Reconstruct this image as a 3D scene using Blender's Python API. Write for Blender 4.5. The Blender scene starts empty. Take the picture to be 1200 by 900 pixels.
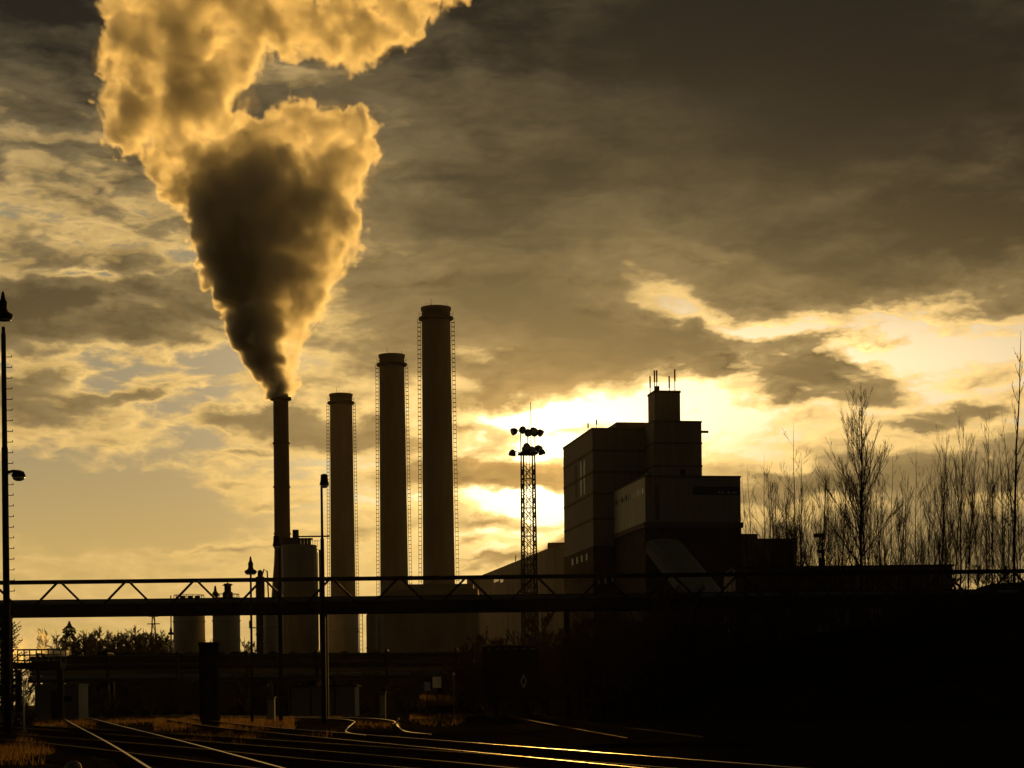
import bpy, math, random
from mathutils import Vector, Matrix, noise as mnoise
R_ = math.radians
sc = bpy.context.scene
COL = sc.collection
random.seed(7)

# ------------------------------------------------------------------ camera
F, HY, ROLL, CZ = 2400.0, 820.0, R_(0.65), 0.95     # focal length and horizon line in pixels of the 1200 x 900 photograph
cR, sR = math.cos(ROLL), math.sin(ROLL)
def uv(px, py):
    dx, dy = px - 600.0, HY - py
    return (dx * cR + dy * sR) / F, (-dx * sR + dy * cR) / F
def P(px, py, D):
    u, v = uv(px, py)
    return Vector((u * D, D, CZ + v * D))
def G(px, py, z=0.0):
    u, v = uv(px, py)
    D = (z - CZ) / v
    return Vector((u * D, D, z))
def ZAT(px, py, D): return P(px, py, D).z

cd = bpy.data.cameras.new('camera'); cam = bpy.data.objects.new('camera', cd); COL.objects.link(cam)
cd.sensor_fit = 'HORIZONTAL'; cd.sensor_width = 36.0; cd.lens = 36.0 * F / 1200.0
cd.shift_y = (HY - 450.0) / 1200.0
cd.clip_start = 0.5; cd.clip_end = 20000
cam.matrix_world = Matrix(((cR, sR, 0, 0), (0, 0, -1, 0), (-sR, cR, 0, CZ), (0, 0, 0, 1)))
sc.camera = cam

# ------------------------------------------------------------------ sun, exposure
SUN_U, SUN_V = uv(652, 508)
SUN_AZ = math.atan(SUN_U); SUN_EL = math.atan(SUN_V / math.sqrt(1 + SUN_U ** 2))
sd = bpy.data.lights.new('sun', 'SUN'); sun = bpy.data.objects.new('sun', sd); COL.objects.link(sun)
sd.energy = 4.2; sd.angle = R_(0.6); sd.color = (1.0, 0.515, 0.095)
sun.rotation_euler = Vector((-SUN_U, -1.0, -SUN_V)).to_track_quat('-Z', 'Y').to_euler()
sun.location = (0, 0, 150)
sc.view_settings.view_transform = 'Standard'; sc.view_settings.look = 'None'
sc.view_settings.exposure = 0.0; sc.view_settings.gamma = 1.0; sc.view_settings.use_curve_mapping = False
cy = sc.cycles
try:
    cy.use_denoising = True; cy.denoiser = 'OPENIMAGEDENOISE'
    cy.max_bounces = 12; cy.volume_bounces = 8; cy.transparent_max_bounces = 24
    cy.volume_step_rate = 1.5; cy.volume_max_steps = 1024
    cy.sample_clamp_indirect = 6.0
    cy.caustics_reflective = False; cy.caustics_refractive = False
except Exception as e:
    print('cycles settings', e)

# ------------------------------------------------------------------ sky: Nishita plus layered evening clouds laid out by compass direction and height
world = bpy.data.worlds.new('World'); sc.world = world; world.use_nodes = True
wt = world.node_tree; wt.nodes.clear()
class V:
    """a value socket of the world node tree with arithmetic"""
    def __init__(s, k): s.k = k
    def _m(a, op, *b, clamp=False):
        n = wt.nodes.new('ShaderNodeMath'); n.operation = op; n.use_clamp = clamp
        for i, x in enumerate((a,) + b):
            if isinstance(x, V): wt.links.new(x.k, n.inputs[i])
            else: n.inputs[i].default_value = float(x)
        return V(n.outputs[0])
    def __add__(a, b): return V._m(a, 'ADD', b)
    __radd__ = __add__
    def __sub__(a, b): return V._m(a, 'SUBTRACT', b)
    def __rsub__(a, b): return V._m(b, 'SUBTRACT', a)
    def __mul__(a, b): return V._m(a, 'MULTIPLY', b)
    __rmul__ = __mul__
    def __truediv__(a, b): return V._m(a, 'DIVIDE', b)
def smooth(x, a, b, lo=0.0, hi=1.0):
    n = wt.nodes.new('ShaderNodeMapRange'); n.interpolation_type = 'SMOOTHSTEP'; n.clamp = True
    wt.links.new(x.k, n.inputs[0])
    for i, q in enumerate((a, b, lo, hi)): n.inputs[i + 1].default_value = q
    return V(n.outputs[0])
def comb(x, y, z=0.0):
    n = wt.nodes.new('ShaderNodeCombineXYZ')
    for i, q in enumerate((x, y, z)):
        if isinstance(q, V): wt.links.new(q.k, n.inputs[i])
        else: n.inputs[i].default_value = q
    return n.outputs[0]
def fbm(vec, sx, sy, detail=6, rough=0.55, off=0.0, dist=0.0):
    m = wt.nodes.new('ShaderNodeMapping'); m.inputs['Scale'].default_value = (1 / sx, 1 / sy, 1); m.inputs['Location'].default_value = (off, off * 1.7, off)
    wt.links.new(vec, m.inputs['Vector'])
    n = wt.nodes.new('ShaderNodeTexNoise'); n.noise_dimensions = '3D'
    n.inputs['Scale'].default_value = 1.0; n.inputs['Detail'].default_value = detail; n.inputs['Roughness'].default_value = rough; n.inputs['Distortion'].default_value = dist
    wt.links.new(m.outputs[0], n.inputs['Vector'])
    return V(n.outputs['Fac'])
def cmix(f, a, b, kind='MIX'):
    n = wt.nodes.new('ShaderNodeMix'); n.data_type = 'RGBA'; n.blend_type = kind; n.clamp_factor = True
    if isinstance(f, V): wt.links.new(f.k, n.inputs['Factor'])
    else: n.inputs['Factor'].default_value = f
    for nm, q in (('A', a), ('B', b)):
        s = [i for i in n.inputs if i.name == nm and i.type == 'RGBA'][0]
        if isinstance(q, tuple): s.default_value = (*q, 1)
        else: wt.links.new(q, s)
    return [o for o in n.outputs if o.type == 'RGBA'][0]
def cscale(col, f):
    n = wt.nodes.new('ShaderNodeVectorMath'); n.operation = 'SCALE'
    if isinstance(col, tuple): n.inputs[0].default_value = col
    else: wt.links.new(col, n.inputs[0])
    if isinstance(f, V): wt.links.new(f.k, n.inputs['Scale'])
    else: n.inputs['Scale'].default_value = f
    return n.outputs[0]
def cadd(a, b):
    n = wt.nodes.new('ShaderNodeVectorMath'); n.operation = 'ADD'; wt.links.new(a, n.inputs[0]); wt.links.new(b, n.inputs[1]); return n.outputs[0]
def cmul(a, b):
    n = wt.nodes.new('ShaderNodeVectorMath'); n.operation = 'MULTIPLY'; wt.links.new(a, n.inputs[0])
    if isinstance(b, tuple): n.inputs[1].default_value = b
    else: wt.links.new(b, n.inputs[1])
    return n.outputs[0]

tc = wt.nodes.new('ShaderNodeTexCoord'); sep = wt.nodes.new('ShaderNodeSeparateXYZ'); wt.links.new(tc.outputs['Generated'], sep.inputs[0])
dx_, dy_, dz_ = (V(sep.outputs[i]) for i in range(3))
az = V._m(dx_, 'ARCTAN2', dy_)
hor = V._m(V._m(dx_ * dx_ + dy_ * dy_, 'SQRT'), 'MAXIMUM', 0.02)
el = dz_ / hor
A_, T_ = az * F, el * F                                # angle units: 2400 per radian
def SK(px, py):
    u, v = uv(px, py); return math.atan(u) * F, v / math.sqrt(1 + u * u) * F
base = comb(A_, T_)
w1 = fbm(base, 190, 80, 3, 0.5, 3.1); w2 = fbm(base, 190, 80, 3, 0.5, 11.7)
w3 = fbm(base, 46, 26, 4, 0.55, 5.3); w4 = fbm(base, 46, 26, 4, 0.55, 17.9)
wA = A_ + (w1 - 0.5) * 120 + (w3 - 0.5) * 60
wT = T_ + (w2 - 0.5) * 60 + (w4 - 0.5) * 44
warp = comb(wA, wT)
def blobs(lst, vec):
    tot = None
    for (px, py, w, h, amp, rot) in lst:
        cx, cy_ = SK(px, py)
        m = wt.nodes.new('ShaderNodeMapping'); m.vector_type = 'TEXTURE'
        m.inputs['Location'].default_value = (cx, cy_, 0); m.inputs['Rotation'].default_value = (0, 0, R_(rot)); m.inputs['Scale'].default_value = (w, h, 1)
        wt.links.new(vec, m.inputs['Vector'])
        l = wt.nodes.new('ShaderNodeVectorMath'); l.operation = 'LENGTH'; wt.links.new(m.outputs[0], l.inputs[0])
        b = smooth(V(l.outputs['Value']), 0, 1, amp, 0)
        tot = b if tot is None else tot + b
    return tot
# (centre x, y in the photograph, half width, half height, amount, tilt): where the cloud is thick
THICK = [
    (110, 170, 330, 170, 0.30, 0), (40, 130, 160, 30, 0.35, 6), (250, 330, 160, 24, 0.3, 0), (500, 585, 300, 110, 0.22, 0), (430, 620, 120, 12, 0.35, 4), (300, 530, 90, 10, 0.4, 0),
    (900, 0, 1050, 460, 1.50, 0), (1210, 200, 560, 250, 0.60, 6), (1120, 285, 260, 80, 0.55, 4), (700, 260, 420, 160, 0.35, 0), (620, 400, 300, 120, 0.80, 0), (760, 425, 150, 70, 0.45, 0),
    (885, 420, 200, 52, 1.0, -8), (985, 442, 110, 22, 0.5, -4), (1010, 325, 300, 46, 0.35, 0), (880, 372, 40, 14, 0.5, 0),
    (30, 0, 320, 160, 1.35, 0), (60, 200, 260, 60, 0.35, 0), (130, 285, 200, 30, 0.45, 4), (90, 365, 330, 52, 1.15, 0), (200, 385, 120, 26, 0.4, -6), (15, 448, 140, 60, 0.85, 0), (150, 467, 95, 20, 0.85, 0),
    (430, 395, 140, 90, 0.55, 0), (520, 270, 220, 130, 0.45, 0), (310, 497, 120, 28, 0.75, 0), (425, 505, 120, 34, 0.8, 4), (560, 500, 85, 42, 0.85, 0), (470, 545, 60, 14, 0.4, 0),
    (590, 562, 170, 28, 1.05, 0), (690, 598, 60, 10, 0.5, 0), (585, 618, 110, 20, 0.85, 0), (620, 655, 140, 18, 0.95, 14), (545, 663, 60, 8, 0.5, 4), (540, 640, 50, 8, 0.45, 0),
    (960, 466, 190, 20, 0.8, 0), (1150, 477, 150, 20, 0.8, 7), (900, 500, 110, 16, 0.5, 8), (1080, 500, 80, 10, 0.45, 0),
    (1140, 555, 320, 62, 1.25, 6), (930, 572, 170, 26, 0.8, 0), (1130, 640, 280, 64, 1.0, 0), (930, 625, 130, 28, 0.7, 0),
    (270, 560, 80, 16, 0.35, 0), (330, 590, 100, 12, 0.4, 4), (250, 640, 130, 9, 0.35, 0),
]
CLEAR = [(80, 600, 300, 90, 0.75, 0), (110, 545, 130, 26, 0.3, 0), (250, 470, 70, 26, 0.45, 10), (60, 515, 80, 20, 0.4, 0), (220, 525, 110, 24, 0.35, 0), (840, 370, 130, 34, 1.0, -22), (990, 398, 190, 34, 0.48, -4), (1130, 415, 190, 60, 0.22, 0), (615, 605, 120, 40, 0.45, 0), (620, 540, 110, 16, 0.5, 0),
         (90, 425, 280, 20, 0.55, 0), (60, 320, 200, 16, 0.4, 3), (640, 487, 170, 24, 1.3, 0), (620, 520, 120, 26, 0.9, 0), (840, 490, 150, 60, 0.85, 0), (620, 595, 110, 18, 0.8, 0), (200, 240, 160, 40, 0.3, 10), (450, 280, 80, 30, 0.4, 0)]
CALM = [(940, 90, 640, 320, 0.92, 0), (80, 600, 280, 80, 0.7, 0)]
SCX, SCY = SK(652, 508)
tx_, ty_ = A_ * -1.0 + SCX, T_ * -1.0 + SCY            # towards the hidden sun
tl = V._m(tx_ * tx_ + ty_ * ty_ + 900.0, 'SQRT')
def det(dist):
    a, b = A_ + tx_ / tl * dist, T_ + ty_ / tl * dist
    q = (w1 - 0.5) * 70 + (w3 - 0.5) * 22; r = (w2 - 0.5) * 32 + (w4 - 0.5) * 16
    big = fbm(comb(a + q * 1.6, b + r * 1.6), 210, 74, 4, 0.5, 1.3)
    fine = fbm(comb(a + q, b + r), 88, 27, 5, 0.52, 7.7)
    bil = V._m(fbm(comb(a + q * 0.5, b + r * 0.5, 4.0), 44, 22, 4, 0.5, 2.2) * 2.0 - 1.0, 'ABSOLUTE')
    return (big - 0.5) * 1.8 + (fine - 0.5) * 1.7 + (0.2 - bil) * 0.6
d0, d1 = det(0.0), det(16.0)
calm = V._m(1.0 - blobs(CALM, base), 'MAXIMUM', 0.08) * (1.0 + blobs([(990, 405, 340, 100, 1.5, 0), (150, 300, 320, 280, 0.8, 0), (520, 560, 220, 130, 0.6, 0)], base)) * smooth(T_, 120, 330, 0.6, 1.0)
t = blobs(THICK, warp) + d0 * calm + 0.12 - blobs(CLEAR, warp) * 0.85
lit = (d0 - d1) * calm                                  # thinner towards the sun: a lit edge
def glow(px, py, w, h, vec):
    cx, cy_ = SK(px, py)
    m = wt.nodes.new('ShaderNodeMapping'); m.vector_type = 'TEXTURE'; m.inputs['Location'].default_value = (cx, cy_, 0); m.inputs['Scale'].default_value = (w, h, 1)
    wt.links.new(vec, m.inputs['Vector'])
    l = wt.nodes.new('ShaderNodeVectorMath'); l.operation = 'DOT_PRODUCT'; wt.links.new(m.outputs[0], l.inputs[0]); wt.links.new(m.outputs[0], l.inputs[1])
    return V._m(V(l.outputs['Value']) * -1.0, 'EXPONENT')
g_core = glow(640, 555, 180, 112, base)
g_mid = glow(900, 440, 420, 100, base)
g_wide = glow(700, 540, 950, 340, base)
nsk = wt.nodes.new('ShaderNodeTexSky'); nsk.sky_type = 'NISHITA'; nsk.sun_disc = False
nsk.sun_elevation = SUN_EL; nsk.sun_rotation = SUN_AZ; nsk.dust_density = 4.0; nsk.air_density = 1.0
STR = 0.1
def L(r, g, b, k=1.0):                                 # radiance before the background strength
    return (r * k / STR, g * k / STR, b * k / STR)
lowf = smooth(T_, 60, 380)                             # 0 near the horizon, 1 well above it
clear_c = cmix(lowf, L(0.59, 0.41, 0.125), L(0.25, 0.228, 0.150))
clear_c = cadd(clear_c, cscale(cmul(nsk.outputs[0], (0.9, 0.60, 0.18)), 0.025))
clear_c = cadd(clear_c, cscale(L(0.95, 0.72, 0.42), g_mid))
clear_c = cadd(clear_c, cscale(L(2.0, 1.75, 1.0), g_core))
thin_c = cadd(cscale(L(0.44, 0.300, 0.125), 1.0), cscale(L(0.50, 0.305, 0.066), g_wide))
thin_c = cadd(thin_c, cscale(L(0.34, 0.235, 0.12), g_mid))
thin_c = cadd(thin_c, cscale(L(0.40, 0.30, 0.13), g_core))
mid_c = cadd(cscale(L(0.098, 0.080, 0.046), 1.0), cscale(L(0.29, 0.182, 0.056), g_wide))
mid_c = cadd(mid_c, cscale(L(0.30, 0.135, 0.012), g_core))
g_low = glow(660, 530, 800, 215, base)
dark_c = cadd(cadd(cscale(L(0.0125, 0.0125, 0.0108), 1.0), cscale(L(0.045, 0.036, 0.017), glow(600, 340, 440, 210, base))), cscale(L(0.27, 0.178, 0.060), g_low))
dark_c = cadd(dark_c, cscale(L(0.22, 0.10, 0.012), g_core))
edge = V._m(1.0 + lit * 0.55, 'MAXIMUM', 0.5)
thin_c = cscale(thin_c, V._m(edge, 'MINIMUM', 1.5)); mid_c = cscale(mid_c, V._m(1.0 + lit * 0.8, 'MAXIMUM', 0.55))
col = cmix(smooth(t, -0.25, 0.28), clear_c, thin_c)
col = cmix(smooth(t, 0.20, 0.80), col, mid_c)
col = cmix(smooth(t, 0.62, 1.60), col, dark_c)
# away from the sunset the overcast is dark
away = smooth(V._m(az, 'ABSOLUTE'), 0.45, 2.1, 1.0, 0.0) * smooth(el, 0.42, 0.9, 1.0, 0.0)
col = cmix(away, L(0.016, 0.0145, 0.011), col)
bg = wt.nodes.new('ShaderNodeBackground'); bg.inputs['Strength'].default_value = STR
wo = wt.nodes.new('ShaderNodeOutputWorld'); wt.links.new(col, bg.inputs['Color']); wt.links.new(bg.outputs[0], wo.inputs['Surface'])
try:
    world.cycles.sampling_method = 'MANUAL'; world.cycles.sample_map_resolution = 512
except Exception: pass

# ------------------------------------------------------------------ helpers
def tag(o, label=None, cat=None, group=None, kind=None):
    if label: o['label'] = label
    if cat: o['category'] = cat
    if group: o['group'] = group
    if kind: o['kind'] = kind
    return o
def thing(name, label, cat, loc=(0, 0, 0), rz=0.0, group=None):
    o = bpy.data.objects.new(name, None); COL.objects.link(o); o.empty_display_size = 0.3
    o.location = loc; o.rotation_euler = (0, 0, rz)
    return tag(o, label, cat, group)
MATS = {}
def mat(name, c, rough=0.8, metal=0.0, var=0.35, scale=1.5, bump=0.0, spec=0.3, stretch=(1, 1, 1), c2=None, transl=None):
    if name in MATS: return MATS[name]
    m = bpy.data.materials.new(name); m.use_nodes = True; t = m.node_tree; t.nodes.clear()
    o = t.nodes.new('ShaderNodeOutputMaterial'); b = t.nodes.new('ShaderNodeBsdfPrincipled')
    b.inputs['Roughness'].default_value = rough; b.inputs['Metallic'].default_value = metal; b.inputs['Specular IOR Level'].default_value = spec
    tcn = t.nodes.new('ShaderNodeTexCoord'); mp = t.nodes.new('ShaderNodeMapping'); mp.inputs['Scale'].default_value = stretch
    t.links.new(tcn.outputs['Object'], mp.inputs[0])
    n = t.nodes.new('ShaderNodeTexNoise'); n.inputs['Scale'].default_value = scale; n.inputs['Detail'].default_value = 6; n.inputs['Roughness'].default_value = 0.6
    t.links.new(mp.outputs[0], n.inputs['Vector'])
    r = t.nodes.new('ShaderNodeValToRGB'); r.color_ramp.elements[0].position = 0.3; r.color_ramp.elements[1].position = 0.72
    d = c2 if c2 else tuple(x * (1 - var) for x in c)
    r.color_ramp.elements[0].color = (*d, 1); r.color_ramp.elements[1].color = (*(x if c2 else min(1, x * (1 + var * 0.5)) for x in c), 1)
    t.links.new(n.outputs['Fac'], r.inputs[0]); t.links.new(r.outputs[0], b.inputs['Base Color'])
    if bump:
        bp = t.nodes.new('ShaderNodeBump'); bp.inputs['Strength'].default_value = bump; bp.inputs['Distance'].default_value = 0.05
        t.links.new(n.outputs['Fac'], bp.inputs['Height']); t.links.new(bp.outputs[0], b.inputs['Normal'])
    out = b.outputs[0]
    if transl:
        tr = t.nodes.new('ShaderNodeBsdfTranslucent'); t.links.new(r.outputs[0], tr.inputs['Color'])
        mx = t.nodes.new('ShaderNodeMixShader'); mx.inputs[0].default_value = transl
        t.links.new(b.outputs[0], mx.inputs[1]); t.links.new(tr.outputs[0], mx.inputs[2]); out = mx.outputs[0]
    t.links.new(out, o.inputs['Surface'])
    MATS[name] = m; return m

class MB:
    def __init__(s): s.v = []; s.f = []; s.sm = []
    def box(s, c, e, ax=None):
        """centre c, full size e, optional axes"""
        ax = ax or (Vector((1, 0, 0)), Vector((0, 1, 0)), Vector((0, 0, 1)))
        c = Vector(c); i = len(s.v)
        for z in (-.5, .5):
            for y in (-.5, .5):
                for x in (-.5, .5): s.v.append(c + ax[0] * (x * e[0]) + ax[1] * (y * e[1]) + ax[2] * (z * e[2]))
        for q in ((0, 2, 3, 1), (4, 5, 7, 6), (0, 1, 5, 4), (2, 6, 7, 3), (0, 4, 6, 2), (1, 3, 7, 5)): s.f.append(tuple(i + k for k in q)); s.sm.append(False)
        return s
    def bar(s, a, b, w, h=None, up=(0, 0, 1)):
        a, b = Vector(a), Vector(b); d = (b - a); l = d.length; d.normalize()
        up = Vector(up)
        if abs(d.dot(up)) > 0.98: up = Vector((0, 1, 0))
        x = d.cross(up).normalized(); z = x.cross(d).normalized()
        return s.box((a + b) / 2, (w, l, h or w), (x, d, z))
    def tube(s, pts, rad, n=8, cap=True, smooth=True):
        pts = [Vector(p) for p in pts]; rad = rad if isinstance(rad, (list, tuple)) else [rad] * len(pts)
        i0 = len(s.v); prev = None
        for k, p in enumerate(pts):
            d = (pts[min(k + 1, len(pts) - 1)] - pts[max(k - 1, 0)]).normalized()
            if prev is None:
                x = d.cross(Vector((0, 0, 1)))
                if x.length < 0.05: x = d.cross(Vector((0, 1, 0)))
                x.normalize()
            else:
                x = (prev - d * prev.dot(d)).normalized()
            prev = x; y = d.cross(x)
            for j in range(n):
                a = 2 * math.pi * j / n
                s.v.append(p + (x * math.cos(a) + y * math.sin(a)) * rad[k])
        for k in range(len(pts) - 1):
            for j in range(n):
                a, b = i0 + k * n + j, i0 + k * n + (j + 1) % n
                s.f.append((a, b, b + n, a + n)); s.sm.append(smooth)
        if cap:
            s.f.append(tuple(i0 + j for j in reversed(range(n)))); s.sm.append(False)
            s.f.append(tuple(i0 + (len(pts) - 1) * n + j for j in range(n))); s.sm.append(False)
        return s
    def lathe(s, prof, c=(0, 0, 0), n=40, smooth=True):
        """profile of (radius, z)"""
        c = Vector(c); i0 = len(s.v); m = len(prof)
        for r, z in prof:
            for j in range(n):
                a = 2 * math.pi * j / n; s.v.append(c + Vector((r * math.cos(a), r * math.sin(a), z)))
        for k in range(m - 1):
            for j in range(n):
                a, b = i0 + k * n + j, i0 + k * n + (j + 1) % n
                s.f.append((a, b, b + n, a + n)); s.sm.append(smooth)
        s.f.append(tuple(i0 + j for j in reversed(range(n)))); s.sm.append(False)
        s.f.append(tuple(i0 + (m - 1) * n + j for j in range(n))); s.sm.append(False)
        return s
    def prism(s, poly, a, b):
        """2D outline poly as vectors, extruded from a to b (functions mapping the outline point to 3D)"""
        i = len(s.v); n = len(poly)
        for p in poly: s.v.append(Vector(a(*p)))
        for p in poly: s.v.append(Vector(b(*p)))
        s.f.append(tuple(i + k for k in range(n))); s.sm.append(False)
        s.f.append(tuple(i + n + k for k in reversed(range(n)))); s.sm.append(False)
        for k in range(n):
            q = (k + 1) % n; s.f.append((i + k, i + n + k, i + n + q, i + q)); s.sm.append(False)
        return s
    def build(s, name, m, parent=None, fix=True):
        me = bpy.data.meshes.new(name); me.from_pydata([tuple(p) for p in s.v], [], s.f); me.update()
        me.polygons.foreach_set('use_smooth', s.sm)
        if fix:
            import bmesh
            b = bmesh.new(); b.from_mesh(me); bmesh.ops.recalc_face_normals(b, faces=b.faces); b.to_mesh(me); b.free()
        me.materials.append(m)
        o = bpy.data.objects.new(name, me); COL.objects.link(o)
        if parent is not None: o.parent = parent
        return o
def copy_tree(o, parent=None):
    c = o.copy(); COL.objects.link(c)
    if parent is not None: c.parent = parent
    for ch in list(o.children): copy_tree(ch, c)
    return c

# ------------------------------------------------------------------ materials
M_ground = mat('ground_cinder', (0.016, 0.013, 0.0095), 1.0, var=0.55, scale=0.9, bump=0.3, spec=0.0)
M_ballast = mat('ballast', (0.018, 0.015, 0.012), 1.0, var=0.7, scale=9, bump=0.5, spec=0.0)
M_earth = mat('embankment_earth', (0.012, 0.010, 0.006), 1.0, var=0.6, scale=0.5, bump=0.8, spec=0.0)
M_rail = mat('rail_steel', (0.22, 0.19, 0.16), 0.38, 1.0, 0.25, scale=3)
M_railworn = mat('rail_worn', (0.12, 0.10, 0.08), 0.45, 1.0, 0.4, scale=2)
M_raildull = mat('rail_dull', (0.06, 0.042, 0.03), 0.8, 0.0, 0.4, scale=4, spec=0.05)
M_railweb = mat('rail_rust', (0.045, 0.024, 0.015), 1.0, 0.0, 0.4, scale=6, spec=0.0)
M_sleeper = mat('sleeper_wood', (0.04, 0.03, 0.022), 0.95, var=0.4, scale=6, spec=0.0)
M_steel = mat('painted_steel', (0.045, 0.04, 0.036), 0.75, 0.0, 0.4, scale=2, spec=0.1)
M_rust = mat('rusty_steel', (0.09, 0.045, 0.025), 0.85, 0.0, 0.5, scale=1.6, spec=0.15)
M_pipe = mat('pipe_cladding', (0.13, 0.135, 0.125), 0.7, 0.1, 0.3, scale=0.8, stretch=(0.2, 1, 1))
M_conc = mat('chimney_concrete', (0.26, 0.22, 0.17), 0.9, 0.0, 0.3, scale=0.25, stretch=(1, 1, 0.25), spec=0.1)
M_dsteel = mat('chimney_steel', (0.06, 0.05, 0.042), 0.7, 0.2, 0.4, scale=0.35, stretch=(1, 1, 0.2), spec=0.2)
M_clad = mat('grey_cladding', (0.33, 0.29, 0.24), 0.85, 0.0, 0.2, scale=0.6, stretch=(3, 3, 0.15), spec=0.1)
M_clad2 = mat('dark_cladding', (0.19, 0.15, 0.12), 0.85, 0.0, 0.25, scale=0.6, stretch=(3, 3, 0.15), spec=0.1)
M_litpanel = mat('lit_panel', (0.70, 0.63, 0.45), 0.85, 0.0, 0.2, scale=0.5, stretch=(2, 2, 0.2), spec=0.1)
M_brick = mat('red_brick', (0.085, 0.056, 0.042), 0.9, 0.0, 0.35, scale=0.7, spec=0.05)
M_glass = mat('window_glass', (0.6, 0.62, 0.6), 0.12, 0.0, 0.15, scale=0.4, spec=0.8)
M_darkglass = mat('dark_glass', (0.03, 0.03, 0.03), 0.15, 0.0, 0.2, scale=0.4, spec=0.5)
M_silo = mat('silo_paint', (0.46, 0.42, 0.32), 0.7, 0.0, 0.25, scale=0.5, stretch=(1, 1, 0.3), spec=0.2)
M_tank = mat('tank_grey', (0.22, 0.21, 0.18), 0.7, 0.0, 0.25, scale=0.5, stretch=(1, 1, 0.3), spec=0.2)
M_galv = mat('galvanised', (0.20, 0.205, 0.205), 0.6, 0.4, 0.25, scale=1.0)
M_white = mat('white_paint', (0.75, 0.74, 0.70), 0.6, 0.0, 0.15, scale=3)
M_lens = mat('lamp_lens', (0.75, 0.72, 0.65), 0.25, 0.0, 0.1, scale=5, spec=0.6)
M_stone = mat('field_stone', (0.22, 0.21, 0.18), 0.9, 0.0, 0.35, scale=3, bump=0.4)
M_bark = mat('bark', (0.07, 0.052, 0.036), 0.95, 0.0, 0.5, scale=5, spec=0.05)
M_twig = mat('twig', (0.085, 0.052, 0.03), 0.9, 0.0, 0.3, scale=3, spec=0.1)
M_needle = mat('needles', (0.022, 0.03, 0.014), 0.95, 0.0, 0.4, scale=2, spec=0.02)
M_grass = mat('dry_grass', (0.15, 0.092, 0.038), 0.95, 0.0, 0.6, scale=0.6, spec=0.0, transl=0.4)
M_duct = mat('duct_sheet', (0.12, 0.13, 0.125), 0.9, 0.0, 0.25, scale=0.8, spec=0.05)
M_pier = mat('dark_concrete', (0.022, 0.02, 0.017), 0.95, 0.0, 0.4, scale=1.2, spec=0.0)  # concrete in one even, very dark tone
M_wagon = mat('wagon_paint', (0.05, 0.035, 0.028), 0.75, 0.0, 0.4, scale=1.3, spec=0.2)

# ------------------------------------------------------------------ ground
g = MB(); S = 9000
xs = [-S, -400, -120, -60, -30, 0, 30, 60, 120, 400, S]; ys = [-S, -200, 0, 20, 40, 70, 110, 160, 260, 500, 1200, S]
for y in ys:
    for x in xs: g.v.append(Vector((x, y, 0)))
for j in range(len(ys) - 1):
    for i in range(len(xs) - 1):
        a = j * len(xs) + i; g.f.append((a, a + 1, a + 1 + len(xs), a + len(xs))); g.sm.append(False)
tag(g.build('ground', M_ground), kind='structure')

def fb(x, y, s, o=4): return mnoise.fractal(Vector((x / s, y / s, 1.3)), 1.0, 2.0, o)
# embankment rising to the right, beyond the tracks
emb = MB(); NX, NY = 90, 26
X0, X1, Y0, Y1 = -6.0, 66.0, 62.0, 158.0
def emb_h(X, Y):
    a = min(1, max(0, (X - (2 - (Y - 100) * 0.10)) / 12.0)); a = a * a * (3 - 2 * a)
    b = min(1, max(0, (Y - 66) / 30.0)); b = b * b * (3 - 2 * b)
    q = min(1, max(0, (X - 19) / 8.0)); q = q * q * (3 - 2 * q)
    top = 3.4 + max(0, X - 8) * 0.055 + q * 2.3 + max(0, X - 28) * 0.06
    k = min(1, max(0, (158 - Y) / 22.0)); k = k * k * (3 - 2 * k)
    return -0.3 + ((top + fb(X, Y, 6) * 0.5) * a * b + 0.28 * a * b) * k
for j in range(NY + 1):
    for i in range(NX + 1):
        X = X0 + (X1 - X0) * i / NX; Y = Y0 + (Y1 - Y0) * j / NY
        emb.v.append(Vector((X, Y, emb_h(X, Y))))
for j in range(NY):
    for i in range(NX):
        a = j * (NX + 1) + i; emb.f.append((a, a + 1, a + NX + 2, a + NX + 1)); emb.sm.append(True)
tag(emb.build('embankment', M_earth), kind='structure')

# wooded bank far behind the yard
fbk = MB(); n1, n2 = 80, 6
for j in range(n2 + 1):
    for i in range(n1 + 1):
        px = 92 + (700 - 92) * i / n1; Y = 166 + 34 * j / n2; X = P(px, 770, Y).x
        e = min(1, i / 3.0); zt_ = ZAT(px, 764 + 4 * fb(px * 1.0, 0, 9), 182) * e
        fbk.v.append(Vector((X, Y, -0.5 + (zt_ + 0.5) * math.sin(math.pi * min(1, j / n2 + 0.02) * 0.93))))
for j in range(n2):
    for i in range(n1):
        a = j * (n1 + 1) + i; fbk.f.append((a, a + 1, a + n1 + 2, a + n1 + 1)); fbk.sm.append(True)
tag(fbk.build('bank', M_earth), kind='structure')

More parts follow.
